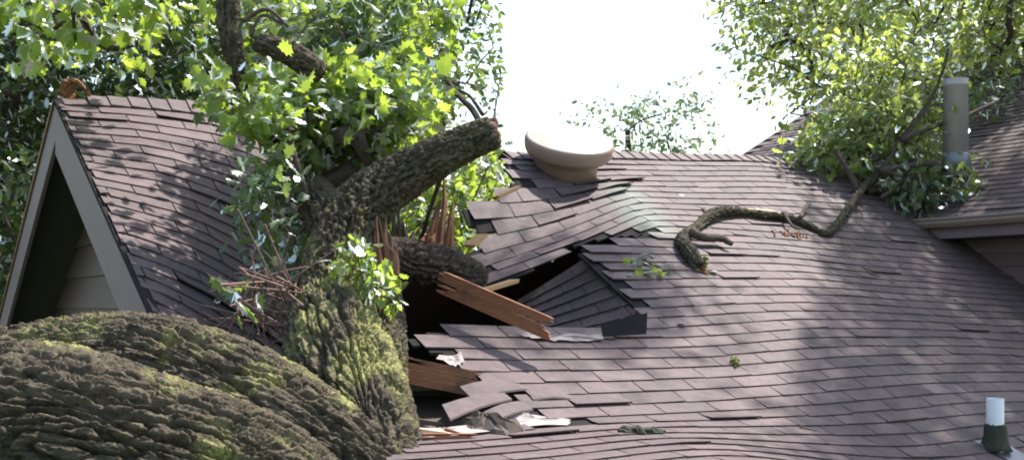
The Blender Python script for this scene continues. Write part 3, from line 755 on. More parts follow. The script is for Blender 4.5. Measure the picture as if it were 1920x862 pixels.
def tree(name, label, trunk, trad, blobs, ncl, nleaf, size, mat, bark, kind='simple', seed=1, L=.5, spread=.16, group=None, rmin=.006, flat=.55, avoid=None):
    """trunk polyline, crown made of clusters scattered in ellipsoid shells (blobs: centre, radii)"""
    g = np.random.default_rng(seed); cs = []; extra = [b for b in blobs if len(b) == 3]; blobs = [b for b in blobs if len(b) == 2]; vols = np.array([np.prod(b[1]) for b in blobs]); vols = vols / vols.sum(); todo = [b for b in extra for _ in range(b[2])]; ncl += len(todo)
    while len(cs) < ncl:
        b = todo[len(cs)] if len(cs) < len(todo) else blobs[g.choice(len(blobs), p=vols)]; d = g.normal(0, 1, 3); d /= np.linalg.norm(d); r = g.uniform(.25, 1) ** .55
        P = np.array(b[0]) + d * r * np.array(b[1])
        if len(b) == 2 and mnoise.noise(Vector(P * .9 + seed)) < -.18: continue
        if avoid is not None and avoid(P): continue
        cs.append(P)
    cs = np.array(cs); t = root(name, (trunk[0][0], trunk[0][1], GROUND), label, 'tree', group)
    nodes, par, load, nr, ends = grow([np.array(p) for p in trunk], trad, cs, g)
    wood_mesh('trunk', trunk, trad, nodes, par, load, nr, bark, t, rmin)
    PP = []; FF = []; SZ = []
    for i, c in enumerate(cs):
        e = ends[i]; d = nodes[e] - nodes[par[e]]; d = d / (np.linalg.norm(d) + 1e-9) + g.normal(0, .35, 3); d /= np.linalg.norm(d)
        p, tp_, sz = spray(c, d, nleaf, L, spread, size, g); PP.append(p); FF.append(leaf_frames(p, tp_, sz, flat, g))
    P = np.concatenate(PP); Fm = np.concatenate(FF)
    if avoid is not None:
        k = np.array([not avoid(p) for p in P]); P, Fm = P[k], Fm[k]
    o = leaf_mesh('crown', kind, P, Fm, tint_for(P, g), mat, t); tag(o, kind='stuff')
    return t
#TREES_BEGIN
# ------------------------------------------------------------------ standing trees behind the house
g_main = np.random.default_rng(5)
def gap(P):
    """the open sky between the crowns"""
    p = pix(P); return (940 < p[0] < 1300 and -60 < p[1] < 300) or (1300 <= p[0] < 1420 and 40 < p[1] < 300 and p[0] < 1310 + p[1] * .35)
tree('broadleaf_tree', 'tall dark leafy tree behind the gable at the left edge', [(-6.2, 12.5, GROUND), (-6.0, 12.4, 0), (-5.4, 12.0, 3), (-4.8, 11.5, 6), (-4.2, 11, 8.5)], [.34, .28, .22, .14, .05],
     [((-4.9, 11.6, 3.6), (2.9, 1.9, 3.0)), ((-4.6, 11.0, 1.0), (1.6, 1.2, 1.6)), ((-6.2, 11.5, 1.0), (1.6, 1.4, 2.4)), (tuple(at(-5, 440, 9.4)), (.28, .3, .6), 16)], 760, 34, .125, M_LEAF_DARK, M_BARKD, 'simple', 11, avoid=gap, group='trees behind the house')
tree('silvery_tree', 'grey green tree against the sky behind the broken ridge', [(-1.9, 13.0, GROUND), (-1.9, 13, .5), (-1.7, 12.8, 2.6), (-1.5, 12.4, 5), (-1.4, 12.2, 7)], [.24, .2, .15, .1, .04],
     [((-1.9, 12.5, 3.5), (1.8, 1.3, 1.6)), ((-1.2, 12.2, 2.5), (1.15, 1.0, 1.4)), ((.4, 7.9, 5.7), (1.3, 1.0, .7), 8), ((2.7, 8.6, 5.6), (.95, .8, .5), 210), ((-1.6, 12.6, .9), (1.5, .9, 1.2))], 380, 30, .10, M_LEAF_GREY, M_BARKD, 'simple', 12, avoid=gap, group='trees behind the house')  # blobs with a count: unseen boughs added overhead to shade gable and flap
def canopy_break(P):  # leaves kept out of the added boughs so a sun streak reaches the slope
    if gap(P): return True
    t = ((P - R0) @ ROOFN) / (V(*sdir) @ ROOFN); return P[2] > 4.2 and in_poly(pix(P - V(*sdir) * t), [(1450, 440), (1530, 440), (1490, 740), (1390, 740)])
tree('broadleaf_tree', 'large yellow green tree filling the sky at upper right', [(7.4, 15.5, GROUND), (7.3, 15.4, 1), (6.9, 15, 3.5), (6.2, 14, 6), (5.6, 13, 8)], [.34, .28, .22, .14, .05],
     [((5.4, 14.2, 3.9), (2.5, 1.8, 2.2)), ((4.0, 13.2, 3.6), (1.3, 1.1, 1.1)), ((6.0, 8.8, 5.8), (1.7, 1.5, .8), 230), ((5.8, 7.0, 5.4), (1.4, 1.2, .7), 190), ((6.3, 10.6, 5.7), (1.3, 1.1, .6), 170), ((6.8, 12.6, 5.0), (2.0, 1.5, 1.6))], 680, 32, .115, M_LEAF_RIGHT, M_BARKD, 'simple', 13, avoid=canopy_break, group='trees behind the house')  # blobs with a count: unseen boughs put in to keep the right slope shaded
tree('far_tree', 'sparse hazy treetop showing just behind the round vent', [(2.2, 19, GROUND), (2.2, 19, 0), (2.1, 18.8, 1.8), (2.0, 18.5, 3)], [.2, .16, .1, .04],
     [((2.0, 18.5, 2.4), (1.15, .8, 1.1)), ((2.6, 18.5, 2.9), (.9, .6, .9))], 70, 22, .12, M_LEAF_FAR, M_BARKD, 'simple', 14, L=.4, group='trees behind the house',
     avoid=lambda P: pix(P)[1] < 130)
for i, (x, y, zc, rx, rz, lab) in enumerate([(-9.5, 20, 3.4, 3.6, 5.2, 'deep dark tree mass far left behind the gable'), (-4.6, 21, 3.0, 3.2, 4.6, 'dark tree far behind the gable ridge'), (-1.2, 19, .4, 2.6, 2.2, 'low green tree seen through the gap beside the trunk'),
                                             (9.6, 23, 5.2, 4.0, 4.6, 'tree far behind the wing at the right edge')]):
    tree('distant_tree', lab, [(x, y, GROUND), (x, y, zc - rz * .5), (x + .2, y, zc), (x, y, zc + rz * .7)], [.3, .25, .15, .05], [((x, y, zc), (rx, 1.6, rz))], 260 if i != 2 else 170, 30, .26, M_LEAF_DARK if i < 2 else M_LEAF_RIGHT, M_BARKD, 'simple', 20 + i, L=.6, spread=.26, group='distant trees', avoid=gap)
# near boughs hanging in from the left: big lobed leaves
tree('maple_tree', 'maple bough with large lobed leaves hanging over the gable peak', [(-5.6, 7.6, GROUND), (-5.5, 7.5, 0), (-5.2, 7.2, 2.4), (-4.2, 6.9, 3.2), (-2.4, 6.6, 2.9)], [.2, .17, .13, .08, .03],
     [(tuple(at(90, -10, 6.4)), (.75, .5, .34)), (tuple(at(290, 10, 8.6)), (.9, .5, .40)), (tuple(at(470, 10, 8.8)), (.8, .4, .45))], 150, 15, .12, M_LEAF_FALL, M_BARKD, 'maple', 31, L=.25, spread=.10, rmin=.004, flat=.3)

# ------------------------------------------------------------------ the fallen tree
fallen = root('fallen_tree', tuple(at(690, 860, 4.4)), 'huge mossy fallen tree lying across the crushed roof', 'tree')
def limb(pts):   # (px, py, D, radius in px)
    P = np.array([at(a, b, d) for a, b, d, r in pts]); rr = np.array([r * d / F for a, b, d, r in pts])
    Q = spline(np.column_stack([P, rr]), 8); return Q[:, :3], Q[:, 3]
LIMBS = [limb([(-160, 800, 4.75, 105), (60, 742, 4.5, 128), (250, 728, 4.35, 132), (390, 768, 4.3, 138), (510, 840, 4.3, 150), (615, 950, 4.35, 165), (680, 1060, 4.4, 165)]),
         limb([(-180, 850, 3.75, 190), (90, 852, 3.8, 192), (270, 896, 3.85, 190), (420, 962, 3.9, 192), (550, 1060, 4.0, 190)]),
         limb([(700, 1040, 4.35, 125), (678, 890, 4.5, 122), (652, 755, 4.75, 112), (628, 650, 4.95, 92), (624, 560, 5.2, 66), (638, 470, 5.35, 60), (668, 400, 5.45, 55), (722, 350, 5.5, 46), (800, 304, 5.5, 39), (870, 270, 5.5, 33), (926, 248, 5.5, 29)]),
         limb([(690, 800, 4.85, 66), (706, 700, 5.0, 54), (714, 610, 5.2, 44), (710, 520, 5.35, 33), (703, 450, 5.42, 26), (700, 400, 5.45, 19)]),
         limb([(690, 980, 4.3, 110), (700, 870, 4.5, 80), (690, 780, 4.7, 70)]),
         limb([(640, 440, 5.4, 50), (560, 330, 5.75, 26), (500, 255, 5.75, 20), (462, 190, 5.7, 17), (442, 100, 5.6, 14), (436, 0, 5.6, 12), (430, -120, 5.6, 10)]),
         limb([(450, 150, 5.65, 11), (420, 70, 5.6, 9), (412, -40, 5.6, 8)])]
def bark_solid(name, limbs, mat, parent, voxel, depth=1.0, smooth_it=20, sunlit_moss=False, mossamt=1.0):
    """limbs fused into one skin, then furrowed plates raised along each limb's grain"""
    mb = MB()
    for P, r in limbs:
        v, f = tube(P, r, 28); mb.add(v, f)
    tmp = mb.build('tmp', mat)
    md = tmp.modifiers.new('r', 'REMESH'); md.mode = 'VOXEL'; md.voxel_size = voxel; md.adaptivity = 0
    sm = tmp.modifiers.new('s', 'SMOOTH'); sm.factor = .5; sm.iterations = smooth_it
    dg = bpy.context.evaluated_depsgraph_get(); me = bpy.data.meshes.new_from_object(tmp.evaluated_get(dg)); bpy.data.objects.remove(tmp)
    nv = len(me.vertices); co = np.empty(nv * 3); me.vertices.foreach_get('co', co); co = co.reshape(-1, 3)
    no = np.empty(nv * 3); me.vertices.foreach_get('normal', no); no = no.reshape(-1, 3)
    best = np.full(nv, 1e9); loc = np.zeros((nv, 3)); rad = np.zeros(nv)
    for li, (P, r) in enumerate(limbs):
        T = np.gradient(P, axis=0); T /= np.linalg.norm(T, axis=1, keepdims=True); Ls = np.concatenate([[0], np.cumsum(np.linalg.norm(np.diff(P, axis=0), axis=1))])
        X = np.cross(T[0], (0, 0, 1.0)); fr_ = []
        for i in range(len(P)):
            X = X - T[i] * (X @ T[i]); X /= np.linalg.norm(X); fr_.append((X, np.cross(T[i], X)))
        XX = np.array([p for p, q in fr_]); YY = np.array([q for p, q in fr_])
        bd = np.full(nv, 1e9); bi = np.zeros(nv, int)
        for i in range(len(P)):
            d = np.linalg.norm(co - P[i], axis=1); k = d < bd; bd[k] = d[k]; bi[k] = i
        rel = co - P[bi]; ex = (rel * XX[bi]).sum(1); ey = (rel * YY[bi]).sum(1); ez = (rel * T[bi]).sum(1)
        dd = np.sqrt(ex ** 2 + ey ** 2) - r[bi] + .5 * np.abs(ez) * (np.abs(ez) > .1)
        k = dd < best; best[k] = dd[k]; rad[k] = r[bi][k]; loc[k] = np.stack([ex, ey, Ls[bi] + ez + li * 7.3], 1)[k]
    tw = .35 * loc[:, 2]; c_, s_ = np.cos(tw), np.sin(tw)
    loc = np.stack([loc[:, 0] * c_ - loc[:, 1] * s_, loc[:, 0] * s_ + loc[:, 1] * c_, loc[:, 2]], 1)
    hgt = np.zeros(nv); mossv = np.zeros(nv); vis = pix(co); nz = mnoise.noise
    for i in range(nv):
        x, y, zz = loc[i]; rsc = min(1.0, max(.3, rad[i] / .2))
        wx = x + .03 * nz(Vector((x * 8, y * 8, zz * 5))); wy = y + .03 * nz(Vector((x * 8 + 9, y * 8, zz * 5)))
        k1 = 1 / (.045 * rsc); k2 = 1 / (.020 * rsc)
        n1 = abs(nz(Vector((wx * k1, wy * k1, zz * k1 * .11)))); n2 = abs(nz(Vector((wx * k2 + 5, wy * k2, zz * k2 * .16))))
        n3 = abs(nz(Vector((wx * k1 * .8 + 3, wy * k1 * .8, zz * k1 * .40))))
        plate = min(1.0, n1 * 4.4); plate = plate * (2 - plate); plate2 = min(1.0, n2 * 3.0); crack = min(1.0, n3 * 7)
        fine = mnoise.fractal(Vector((x * 95, y * 95, zz * 45)), .55, 2.1, 3)
        big = nz(Vector((x * 3, y * 3, zz * 2.2)))
        hgt[i] = depth * rsc * (.054 * plate * (.5 + .5 * crack) + .015 * plate2 + .009 * fine + .022 * big - .042)
        if mossamt:
            mn = nz(Vector(co[i] * 4.5)) + .6 * nz(Vector(co[i] * 14))
            gh = math.exp(-((vis[i][0] - 665) / 105) ** 2 - ((vis[i][1] - 630) / 150) ** 2) if sunlit_moss else 0  # stem moss boosted: its pale colour also stands in for sunlight on the bark
            mossv[i] = mossamt * max(0.0, min(1.0, (.55 * no[i][2] + 1.1 * mn - .58 + 1.1 * gh) * 1.3)) * (1 if rad[i] > .12 or not sunlit_moss else .3)
    co2 = co + no * hgt[:, None]; me.vertices.foreach_set('co', co2.reshape(-1))
    for nm in ('moss', 'tint'):
        old = me.attributes.get(nm)
        if old: me.attributes.remove(old)
    at_ = me.attributes.new('moss', 'FLOAT', 'POINT'); at_.data.foreach_set('value', mossv.astype(np.float32))
    at_ = me.attributes.new('grain', 'FLOAT_VECTOR', 'POINT'); at_.data.foreach_set('vector', (loc / V(.02, .02, .09)).reshape(-1).astype(np.float32))
    me.polygons.foreach_set('use_smooth', np.ones(len(me.polygons), bool)); me.materials.clear(); me.materials.append(mat); me.name = name; me.update()
    o = bpy.data.objects.new(name, me); C.objects.link(o); rebase(o, parent); return o
trunk = bark_solid('trunk', LIMBS, M_BARK, fallen, .0062, 1.0, 26, True)
# sawn face of the cut limb
ep, er = LIMBS[2]; ax = ep[-1] - ep[-3]; ax /= np.linalg.norm(ax)
v, f = lathe([(er[-1] * .9, -.03), (er[-1] * .88, .004), (er[-1] * .6, .012), (.01, .002)], 22, ep[-1] + ax * .012, ax)
tag(mesh('sawn_end', v + rng.normal(0, .008, v.shape), f, M_TWIGR, trunk), 'rough brown broken end of the big limb')
# splintered inner wood on the torn second stem
def splinter(name, basep, tip, wdt, thick, mat, parent, seed, lab=None, n=7):
    g = np.random.default_rng(seed); basep, tip = np.array(basep), np.array(tip); t = tip - basep; sd_ = np.cross(t, (0, 1, 0)); sd_ /= np.linalg.norm(sd_); dp = np.cross(sd_, t); dp /= np.linalg.norm(dp)
    mb = MB()
    for k in range(n):
        x = (k / (n - 1) - .5); L = (1 - abs(x) * 1.1) * g.uniform(.65, 1.05); c = basep + sd_ * x * wdt + dp * g.normal(0, thick * .3)
        ww = wdt / n * g.uniform(.8, 1.3)
        p0 = c; p1 = c + t * L * .6 + sd_ * g.normal(0, .01); p2 = c + t * L + sd_ * g.normal(0, .012)
        v, f = tube([p0, p1, p2], [ww, ww * .8, ww * .15], 6, wob=.25, seed=seed + k); mb.add(v, f)
    o = mb.build(name, mat, parent)
    if lab: tag(o, lab)
    return o
splinter('splintered_wood', at(718, 520, 5.27), at(706, 372, 5.36), .15, .03, M_BRITTLE, trunk, 3, 'reddish torn heartwood of the split stem', 13)
# log and shards behind the stem
Pq, rq = limb([(690, 474, 5.9, 30), (750, 484, 6.1, 35), (810, 494, 6.25, 36), (862, 512, 6.4, 32), (900, 524, 6.5, 24)])
tag(bark_solid('broken_limb', [(Pq, rq)], M_BARKD, fallen, .011, 1.6, 8, False, 0), 'dark broken limb lying behind the stem')
splinter('splintered_wood', at(752, 470, 6.3), at(743, 372, 6.4), .14, .06, M_TWIG, fallen, 8, 'dark pointed shard behind the stem')
splinter('splintered_wood', at(826, 462, 6.4), at(838, 322, 6.5), .13, .06, M_BRITTLE, fallen, 9, 'tall red brown shard behind the stem')
splinter('splintered_wood', at(800, 470, 6.35), at(805, 430, 6.4), .16, .06, M_RAFTER, fallen, 10)
# upper log in the foliage
Pq, rq = limb([(478, 80, 5.6, 15), (520, 90, 5.6, 20), (565, 112, 5.6, 22), (604, 140, 5.65, 19)])
tag(bark_solid('broken_limb', [(Pq, rq)], M_BARK, fallen, .012, 1.5, 6, False, 0), 'short broken limb end in the foliage')
# twigs
for pts in ([(455, 40, 5.6, 5), (500, 18, 5.6, 4), (540, 50, 5.6, 3)], [(470, 70, 5.6, 4), (490, 30, 5.6, 3), (530, 45, 5.6, 3)], [(830, 140, 7.6, 4), (860, 180, 7.5, 5), (885, 205, 7.3, 6), (905, 240, 7.0, 6)], [(850, 165, 7.6, 3), (880, 180, 7.5, 3), (905, 215, 7.2, 4)]):
    Pq, rq = limb(pts); v, f = tube(Pq, rq, 6); mesh('twig', v, f, M_BARKD, fallen, True, {'moss': np.zeros(len(v))})
# crown: sprays hung on limbs; the largest leaves are single parts
LITPOLY = [(180, 250), (330, 270), (420, 400), (400, 480), (300, 470), (235, 400)]
def dapple(P):
    t = ((P - R0) @ ROOFN) / (V(*sdir) @ ROOFN); return in_poly(pix(P - V(*sdir) * t), LITPOLY)
def crown_clusters(specs, seed):
    g = np.random.default_rng(seed); cs = []; sz = []; kd = []
    for (poly, D1, D2, n, size, nl, kk) in specs:
        xs = [p[0] for p in poly]; ys = [p[1] for p in poly]; k = 0
        while k < n:
            p = (g.uniform(min(xs), max(xs)), g.uniform(min(ys), max(ys)))
            if not in_poly(p, poly): continue
            P = at(p[0], p[1], g.uniform(D1, D2))
            if dapple(P) and g.random() < .9: continue
            cs.append(P); sz.append((size, nl)); kd.append(kk); k += 1
    return np.array(cs), sz, kd
def foliage(specs, skel, skrad, parent, mats, kind, seed, keep, wood_mat, L=.16, spread=.07, rmin=.0032, flat=.45):
    g = np.random.default_rng(seed); cs, sz, kd = crown_clusters(specs, seed)
    nodes, par, load, nr, ends = grow(skel, skrad, cs, g, sag=.03)
    wood_mesh('branches', skel, skrad, nodes, par, load, nr, wood_mat, parent, rmin, 5)
    allp = {k: [[], []] for k in mats}
    for i, c in enumerate(cs):
        e = ends[i]; d = nodes[e] - nodes[par[e]]; d = d / (np.linalg.norm(d) + 1e-9) + g.normal(0, .35, 3); d /= np.linalg.norm(d)
        p, tp_, s_ = spray(c, d, sz[i][1], L, spread, sz[i][0], g); allp[kd[i]][0].append(p); allp[kd[i]][1].append(leaf_frames(p, tp_, s_, flat, g))
    for kk, (pp, ff) in allp.items():
        if not pp: continue
        P = np.concatenate(pp); Fm = np.concatenate(ff); tn = tint_for(P, g, .15, .9)
        q = pix(P); a_ = np.linalg.norm(Fm[:, :, 1], axis=1) / P[:, 1]; ok = (q[:, 0] > 0) & (q[:, 0] < 1920) & (q[:, 1] > 0) & (q[:, 1] < 862)
        order = np.argsort(-(a_ * ok)); kp = order[:keep[kk]]; rest = order[keep[kk]:]
        cr = leaf_mesh('crown', kind[kk] if isinstance(kind, dict) else kind, P[rest], Fm[rest], tn[rest], mats[kk], parent); tag(cr, kind='stuff')
        for j in kp: leaf_object(kind[kk] if isinstance(kind, dict) else kind, P[j], Fm[j], float(tn[j]), mats[kk], parent)
sk = [at(650, 430, 5.4), at(600, 360, 5.65), at(560, 330, 5.9), at(520, 280, 6.15), at(470, 210, 6.45)]
foliage([([(370, 150), (430, 120), (560, 130), (640, 150), (760, 130), (800, 210), (800, 262), (740, 285), (670, 325), (600, 300), (540, 240), (500, 205), (395, 180)], 5.7, 6.6, 165, .10, 14, 'g'),
         ([(560, 190), (700, 150), (760, 180), (740, 240), (660, 290), (590, 280)], 5.55, 6.0, 34, .095, 12, 'g'),
         ([(480, 60), (620, 20), (760, 40), (780, 140), (640, 170), (520, 150)], 6.2, 7.2, 95, .10, 15, 's'),
         ([(560, -30), (800, -30), (850, 60), (760, 110), (600, 60)], 6.4, 7.4, 80, .085, 16, 'g'),
         ([(530, 290), (620, 320), (600, 400), (570, 440), (560, 540), (500, 530), (530, 440), (505, 380)], 5.35, 5.9, 34, .09, 12, 's'),
         ([(460, 330), (575, 340), (560, 440), (535, 510), (490, 530), (510, 430), (450, 390)], 5.2, 5.6, 12, .095, 10, 's'),
         ([(430, 180), (540, 190), (560, 250), (470, 240)], 5.35, 5.6, 22, .085, 14, 'g'),
         ([(760, 250), (860, 250), (940, 330), (930, 430), (870, 470), (760, 470), (740, 380)], 9.2, 10.6, 60, .12, 14, 'g')],
        sk, [.09, .08, .07, .06, .05], fallen, {'g': M_LEAF_FALL, 's': M_LEAF_GREY}, {'g': 'maple', 's': 'oak'}, 41, {'g': 190, 's': 100}, M_BARKD)
# bright sprig growing on the front of the stem
foliage([([(655, 440), (675, 430), (690, 490), (725, 520), (722, 560), (660, 552), (652, 500)], 4.92, 5.08, 24, .065, 9, 'g')], [at(690, 575, 5.0), at(684, 540, 4.98), at(672, 490, 5.0), at(665, 445, 5.0)], [.008, .006, .005, .003],
        fallen, {'g': M_LEAF_FALL}, 'oak', 43, {'g': 40}, M_TWIG, L=.06, spread=.022, rmin=.002, flat=.2)
# dead brush caught between roof and stem
br = root('brush_heap', tuple(at(500, 610, 5.0)), 'tangle of dead reddish twigs between the sagging gable and the trunk', 'brush')
g2 = np.random.default_rng(3)
for k in range(46):
    a_ = at(g2.uniform(440, 560), g2.uniform(520, 640), g2.uniform(4.95, 5.25)); d = g2.normal(0, 1, 3) * V(.16, .1, .16); d[2] += .03
    m_ = a_ + d * .5 + g2.normal(0, .02, 3); v, f = tube(spline([a_ - d, m_, a_ + d], 3), np.linspace(.006, .0025, 7), 5); mesh('twig', v, f, M_TWIGR if k % 3 else M_TWIG, br)
# leaves lying on the sagging shingles
lf = root('leaf_spray', tuple(at(430, 560, 5.3)), 'green and white backed leaves lying on the sagging gable shingles', 'leaves')
for (x, y, sz_, tn_) in ((395, 520, .13, .6), (420, 545, .12, .97), (440, 560, .13, .45), (460, 575, .12, .95), (480, 550, .10, .4), (465, 530, .09, .7), (445, 590, .1, .3)):
    d = np.array([[g2.normal(0, 1), g2.normal(0, .4), -.5]]); D_ = 4.95 - (y - 520) * .002
    p = at(x, y, D_); leaf_object('maple', p, leaf_frames(p[None], d, np.array([sz_]), .3, g2)[0], tn_, M_LEAF_FALL if tn_ < .9 else M_LEAF_GREY, lf)
v, f = tube([at(388, 512, 5.0), at(430, 550, 4.9), at(490, 585, 4.85)], [.003, .005, .006], 5); mesh('stem', v, f, M_TWIG, lf)
# splintered orange wood standing on the gable peak
sp = root('splintered_board', tuple(R0 + .1 * cdir), 'orange splintered wood sitting on the gable peak', 'debris')
splinter('splinters', R0 + .03 * cdir + V(0, 0, .0), R0 + .12 * cdir + V(0, 0, .13), .12, .05, M_BRITTLE, sp, 12)
v, f = tube(spline([R0 + .0 * cdir + V(0, 0, .03), R0 + .05 * cdir + V(0, 0, .12), R0 + .16 * cdir + V(0, -.02, .08), R0 + .20 * cdir + V(0, -.03, .0)], 4), np.linspace(.022, .012, 13), 7, wob=.5, seed=9); mesh('bark_strip', v, f, M_BRITTLE, sp)

# ------------------------------------------------------------------ broken branch lying on the roof at the right
fb_root = root('fallen_branch', tuple(S_low(*hit(1300, 470))), 'crooked broken branch with green leaves lying on the right slope', 'branch')
def on(px, py, h):
    u, s = hit(px, py); P = (S_low if s > SQ else S_up)(u, s, 0.0); q = np.linalg.norm(P); return P * (1 - h / (q * .42))
bp = [on(1312, 498, .03), on(1288, 472, .045), on(1284, 446, .05), on(1310, 420, .06), on(1345, 402, .08), on(1390, 394, .09), on(1440, 403, .09), on(1478, 406, .09), on(1520, 420, .07), on(1556, 432, .06), on(1595, 398, .12), on(1622, 358, .2)]
d9 = bp[-1][1]
bp += [at(1655, 316, d9 - .05), at(1690, 262, d9 - .1), at(1735, 208, d9 - .1), at(1762, 150, d9 - .05), at(1778, 92, d9)]
brad = np.array([.078, .075, .068, .062, .056, .05, .045, .045, .042, .045, .044, .04, .034, .024, .02, .016, .01])
bp_ = np.array(bp); bp_[1:-1] += np.random.default_rng(77).normal(0, .012, bp_[1:-1].shape)
Q = spline(np.column_stack([bp_, brad * .62]), 3)
tag(bark_solid('limb', [(Q[:, :3], Q[:, 3])], M_BARKG, fb_root, .008, 1.5, 4, False, .9), 'grey green crooked limb')
v, f = tube(Q[15:22, :3] + V(0, -.018, .018), Q[15:22, 3] * .62 * np.sin(np.linspace(.2, 2.9, 7)), 8); tag(mesh('bare_wood', v, f, M_PALEWOOD, fb_root, True), 'pale wood where the bark tore off')
# rotten broken end
splinter('splintered_end', bp[0] + V(0, .02, .02), bp[0] + V(.05, -.05, -.03), .11, .05, M_MOSSG, fb_root, 21)
splinter('splintered_end', bp[0] + V(0, .02, -.01), bp[0] + V(.07, -.06, -.05), .08, .04, M_RAFTER, fb_root, 22)
for pts in ([(1650, 320, .0, 6), (1700, 312, 0, 5), (1745, 306, 0, 5), (1790, 325, 0, 4), (1832, 352, 0, 4), (1875, 352, 0, 3), (1895, 378, 0, 2)], [(1832, 352, 0, 3), (1845, 385, 0, 2)], [(1655, 318, 0, 5), (1682, 330, 0, 5), (1676, 352, 0, 4), (1650, 372, 0, 3)], [(1612, 370, 0, 5), (1590, 320, 0, 4), (1568, 285, 0, 3)],
            [(1588, 408, 0, 4), (1610, 412, 0, 4), (1614, 436, 0, 3)], [(1610, 414, 0, 3), (1645, 420, 0, 2)], [(1500, 412, 0, 4), (1508, 400, 0, 3), (1516, 392, 0, 4)], [(1372, 457, -.3, 4), (1352, 446, -.2, 6), (1320, 444, -.1, 7), (1292, 434, 0, 8)],
            [(1330, 408, 0, 4), (1318, 392, 0, 3)], [(1470, 405, 0, 3), (1486, 424, 0, 2), (1500, 428, 0, 2)],
            [(1690, 262, 0, 5), (1740, 240, 0, 4), (1800, 222, 0.3, 4), (1870, 190, .5, 3)]):
    P = []
    for x, y, dd, r in pts: P.append(at(x, y, d9 - .12 + dd) if x > 1530 else on(x, y, .09))
    rr = [r * 1.25 * p[1] / F for (x, y, dd, r), p in zip(pts, P)]
    Qq = spline(np.column_stack([P, rr]), 4); v, f = tube(Qq[:, :3], Qq[:, 3], 6, wob=.1); mesh('twig', v, f, M_BARKD, fb_root, True, {'moss': np.zeros(len(v))})
foliage([([(1505, 290), (1590, 200), (1700, 190), (1740, 240), (1690, 330), (1640, 370), (1600, 320), (1560, 350), (1510, 330)], d9 + .05, d9 + .7, 135, .12, 13, 'g'),
         ([(1660, 330), (1760, 300), (1825, 350), (1740, 380), (1670, 385)], d9 - .2, d9 + .3, 50, .115, 12, 's'),
         ([(1680, 190), (1760, 150), (1765, 280), (1700, 290)], d9 + .4, d9 + 1.2, 34, .10, 12, 's'),
         ([(1822, 150), (1890, 170), (1880, 240), (1825, 240)], d9 + 1.4, d9 + 2.2, 24, .10, 12, 's'),
         ([(1540, 100), (1700, 60), (1760, 140), (1600, 220)], d9 + .2, d9 + 1., 60, .10, 13, 'g')],
        [at(1622, 358, d9), at(1655, 316, d9 - .05), at(1690, 262, d9 - .1), at(1735, 208, d9 - .1), at(1762, 150, d9 - .05)], [.012] * 5, fb_root, {'g': M_LEAF_RIGHT, 's': M_LEAF_GREY}, 'oak', 51, {'g': 110, 's': 60}, M_BARKD, L=.2, spread=.09)
# ------------------------------------------------------------------ litter on the shingles
lc = root('leaf_clump', tuple(S_low(*hit(1225, 500))), 'small clump of green and white leaves beside the broken branch end', 'leaves')
for k in range(26):
    x, y = g2.uniform(1182, 1262), g2.uniform(474, 508); P = on(x, y, .015 + .03 * g2.random()); d = np.array([[g2.normal(0, 1), g2.normal(0, 1), g2.normal(0, .3)]])
    wh = g2.random() < .35; leaf_object('maple', P, leaf_frames(P[None], d, np.array([g2.uniform(.05, .09)]), 1.0, g2)[0], .98 if wh else g2.uniform(.1, .8), M_LEAF_GREY if wh else M_LEAF_FALL, lc)
def twig_on(pts, r, lab, mat=M_TWIG):
    P = [on(x, y, r + .006) for x, y in pts]; v, f = tube(spline(P, 4), np.linspace(r, r * .5, (len(pts) - 1) * 4 + 1), 6, wob=.15)
    o = mesh('twig', v, f, mat, None, True); return tag(o, lab, 'twig')
twig_on([(1620, 490), (1632, 500), (1648, 506)], .012, 'short dark twig left of the grey leaf on the right slope')
twig_on([(1690, 478), (1682, 488), (1676, 492)], .009, 'short pale stick below the gutter end')
twig_on([(1788, 545), (1812, 556), (1836, 578)], .010, 'thin bent twig on the shaded slope under the wing', M_WOODDK)
twig_on([(1500, 806), (1520, 812), (1532, 816)], .007, 'tiny dark twig on the lowest courses')
twig_on([(1850, 265 + 20), (1870, 272), (1895, 258)], .007, 'dark twig high on the wing roof')
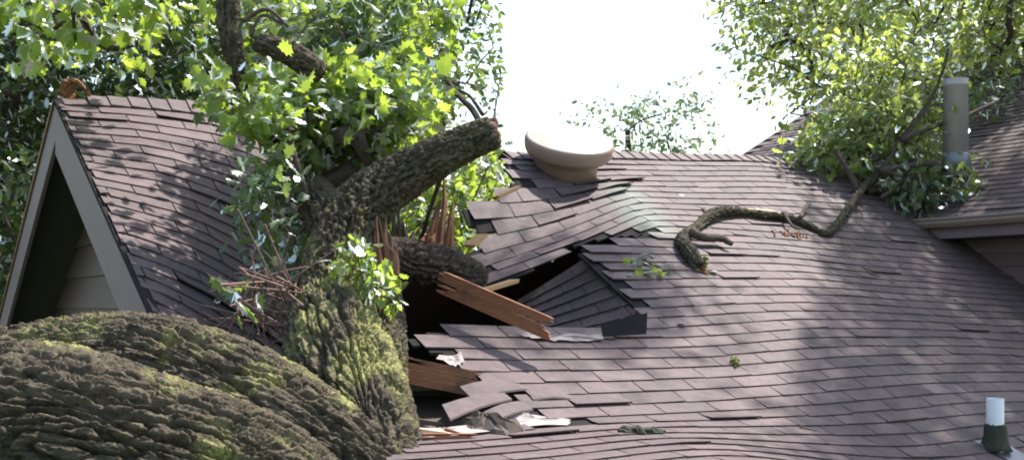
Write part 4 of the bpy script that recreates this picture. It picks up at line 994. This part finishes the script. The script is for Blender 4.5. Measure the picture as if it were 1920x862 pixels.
def clump(name, px, py, rx, ry, mat, lab, cat, n=22, h=.02, seed=0, big=1.0):
    g = np.random.default_rng(seed); mb = MB(); u0, s0 = hit(px, py)
    for k in range(n):
        u, s = u0 + g.normal(0, rx), s0 + g.normal(0, ry); c = S_low(u, s, .014 + g.random() * h)
        bmx = np.array([(1, 0, 0), (-1, 0, 0), (0, 1, 0), (0, -1, 0), (0, 0, 1), (0, 0, -1)], float) * big * g.uniform(.008, .018, (6, 1)) + g.normal(0, .002, (6, 3))
        mb.add(c + bmx, [(0, 2, 4), (2, 1, 4), (1, 3, 4), (3, 0, 4), (2, 0, 5), (1, 2, 5), (3, 1, 5), (0, 3, 5)])
    return tag(mb.build(name, mat), lab, cat, None, 'stuff')
clump('moss_clump', 1376, 672, .02, .02, M_MOSSG, 'yellow green moss tuft on the middle of the slope', 'moss', 16, .02, 1)
bs = [on(x, y, .02) for x, y in ((1160, 842), (1185, 845), (1210, 851), (1246, 848))]
v, f = tube(spline(bs, 5), [.012, .02, .026, .024, .02, .022, .026, .028, .026, .024, .022, .024, .022, .018, .014, .01], 9, wob=.4, seed=6)
tag(mesh('bark_strip', v, f, M_MOSSY), 'dark mossy bark strip on the bottom courses', 'bark')
hb = S_low(*hit(905, 806)); g3 = np.random.default_rng(8)
dv_, df_ = lathe([(.17, -.06), (.16, -.01), (.13, .025), (.08, .04), (.02, .045)], 26, hb, (.1, -.2, 1)); dv_ = hb + (dv_ - hb) * V(1.2, .7, 1) + g3.normal(0, .012, dv_.shape)
tag(mesh('debris_heap', dv_, df_, M_WOODDK), 'dark rotten debris under the bent shingles', 'debris')
clump('bark_crumbs', 1480, 440, .09, .03, M_RAFTER, 'scattered reddish bark crumbs below the branch', 'debris', 30, .004, 4)
gl = g2
for (x, y, lab, mat, tn_) in ((1668, 514, 'pale curled leaf beside the short dark twig', M_LEAF_GREY, .99), (1270, 592, 'small pale leaf scrap near the torn felt', M_LEAF_GREY, .98), (1330, 505, 'white leaf beside the rotten branch end', M_LEAF_GREY, .99), (1272, 364, 'pale leaf scrap below the ridge', M_LEAF_GREY, .95), (1198, 428, 'tiny white scrap above the tear', M_LEAF_GREY, .99)):
    P = on(x, y, .02); o = leaf_object('maple', P, leaf_frames(P[None], np.array([[1, .2, .1]]), np.array([.07]), 1.2, gl)[0], tn_, mat, None) if False else None
    tv, tf = LEAF['maple']; fr1 = leaf_frames(P[None], np.array([[1, gl.normal(0, .5), .1]]), np.array([.075]), 1.4, gl)[0]
    o = mesh('fallen_leaf', tv @ fr1.T + P, tf, mat, None, False, {'tint': np.full(len(tv), tn_)}); tag(o, lab, 'leaf')
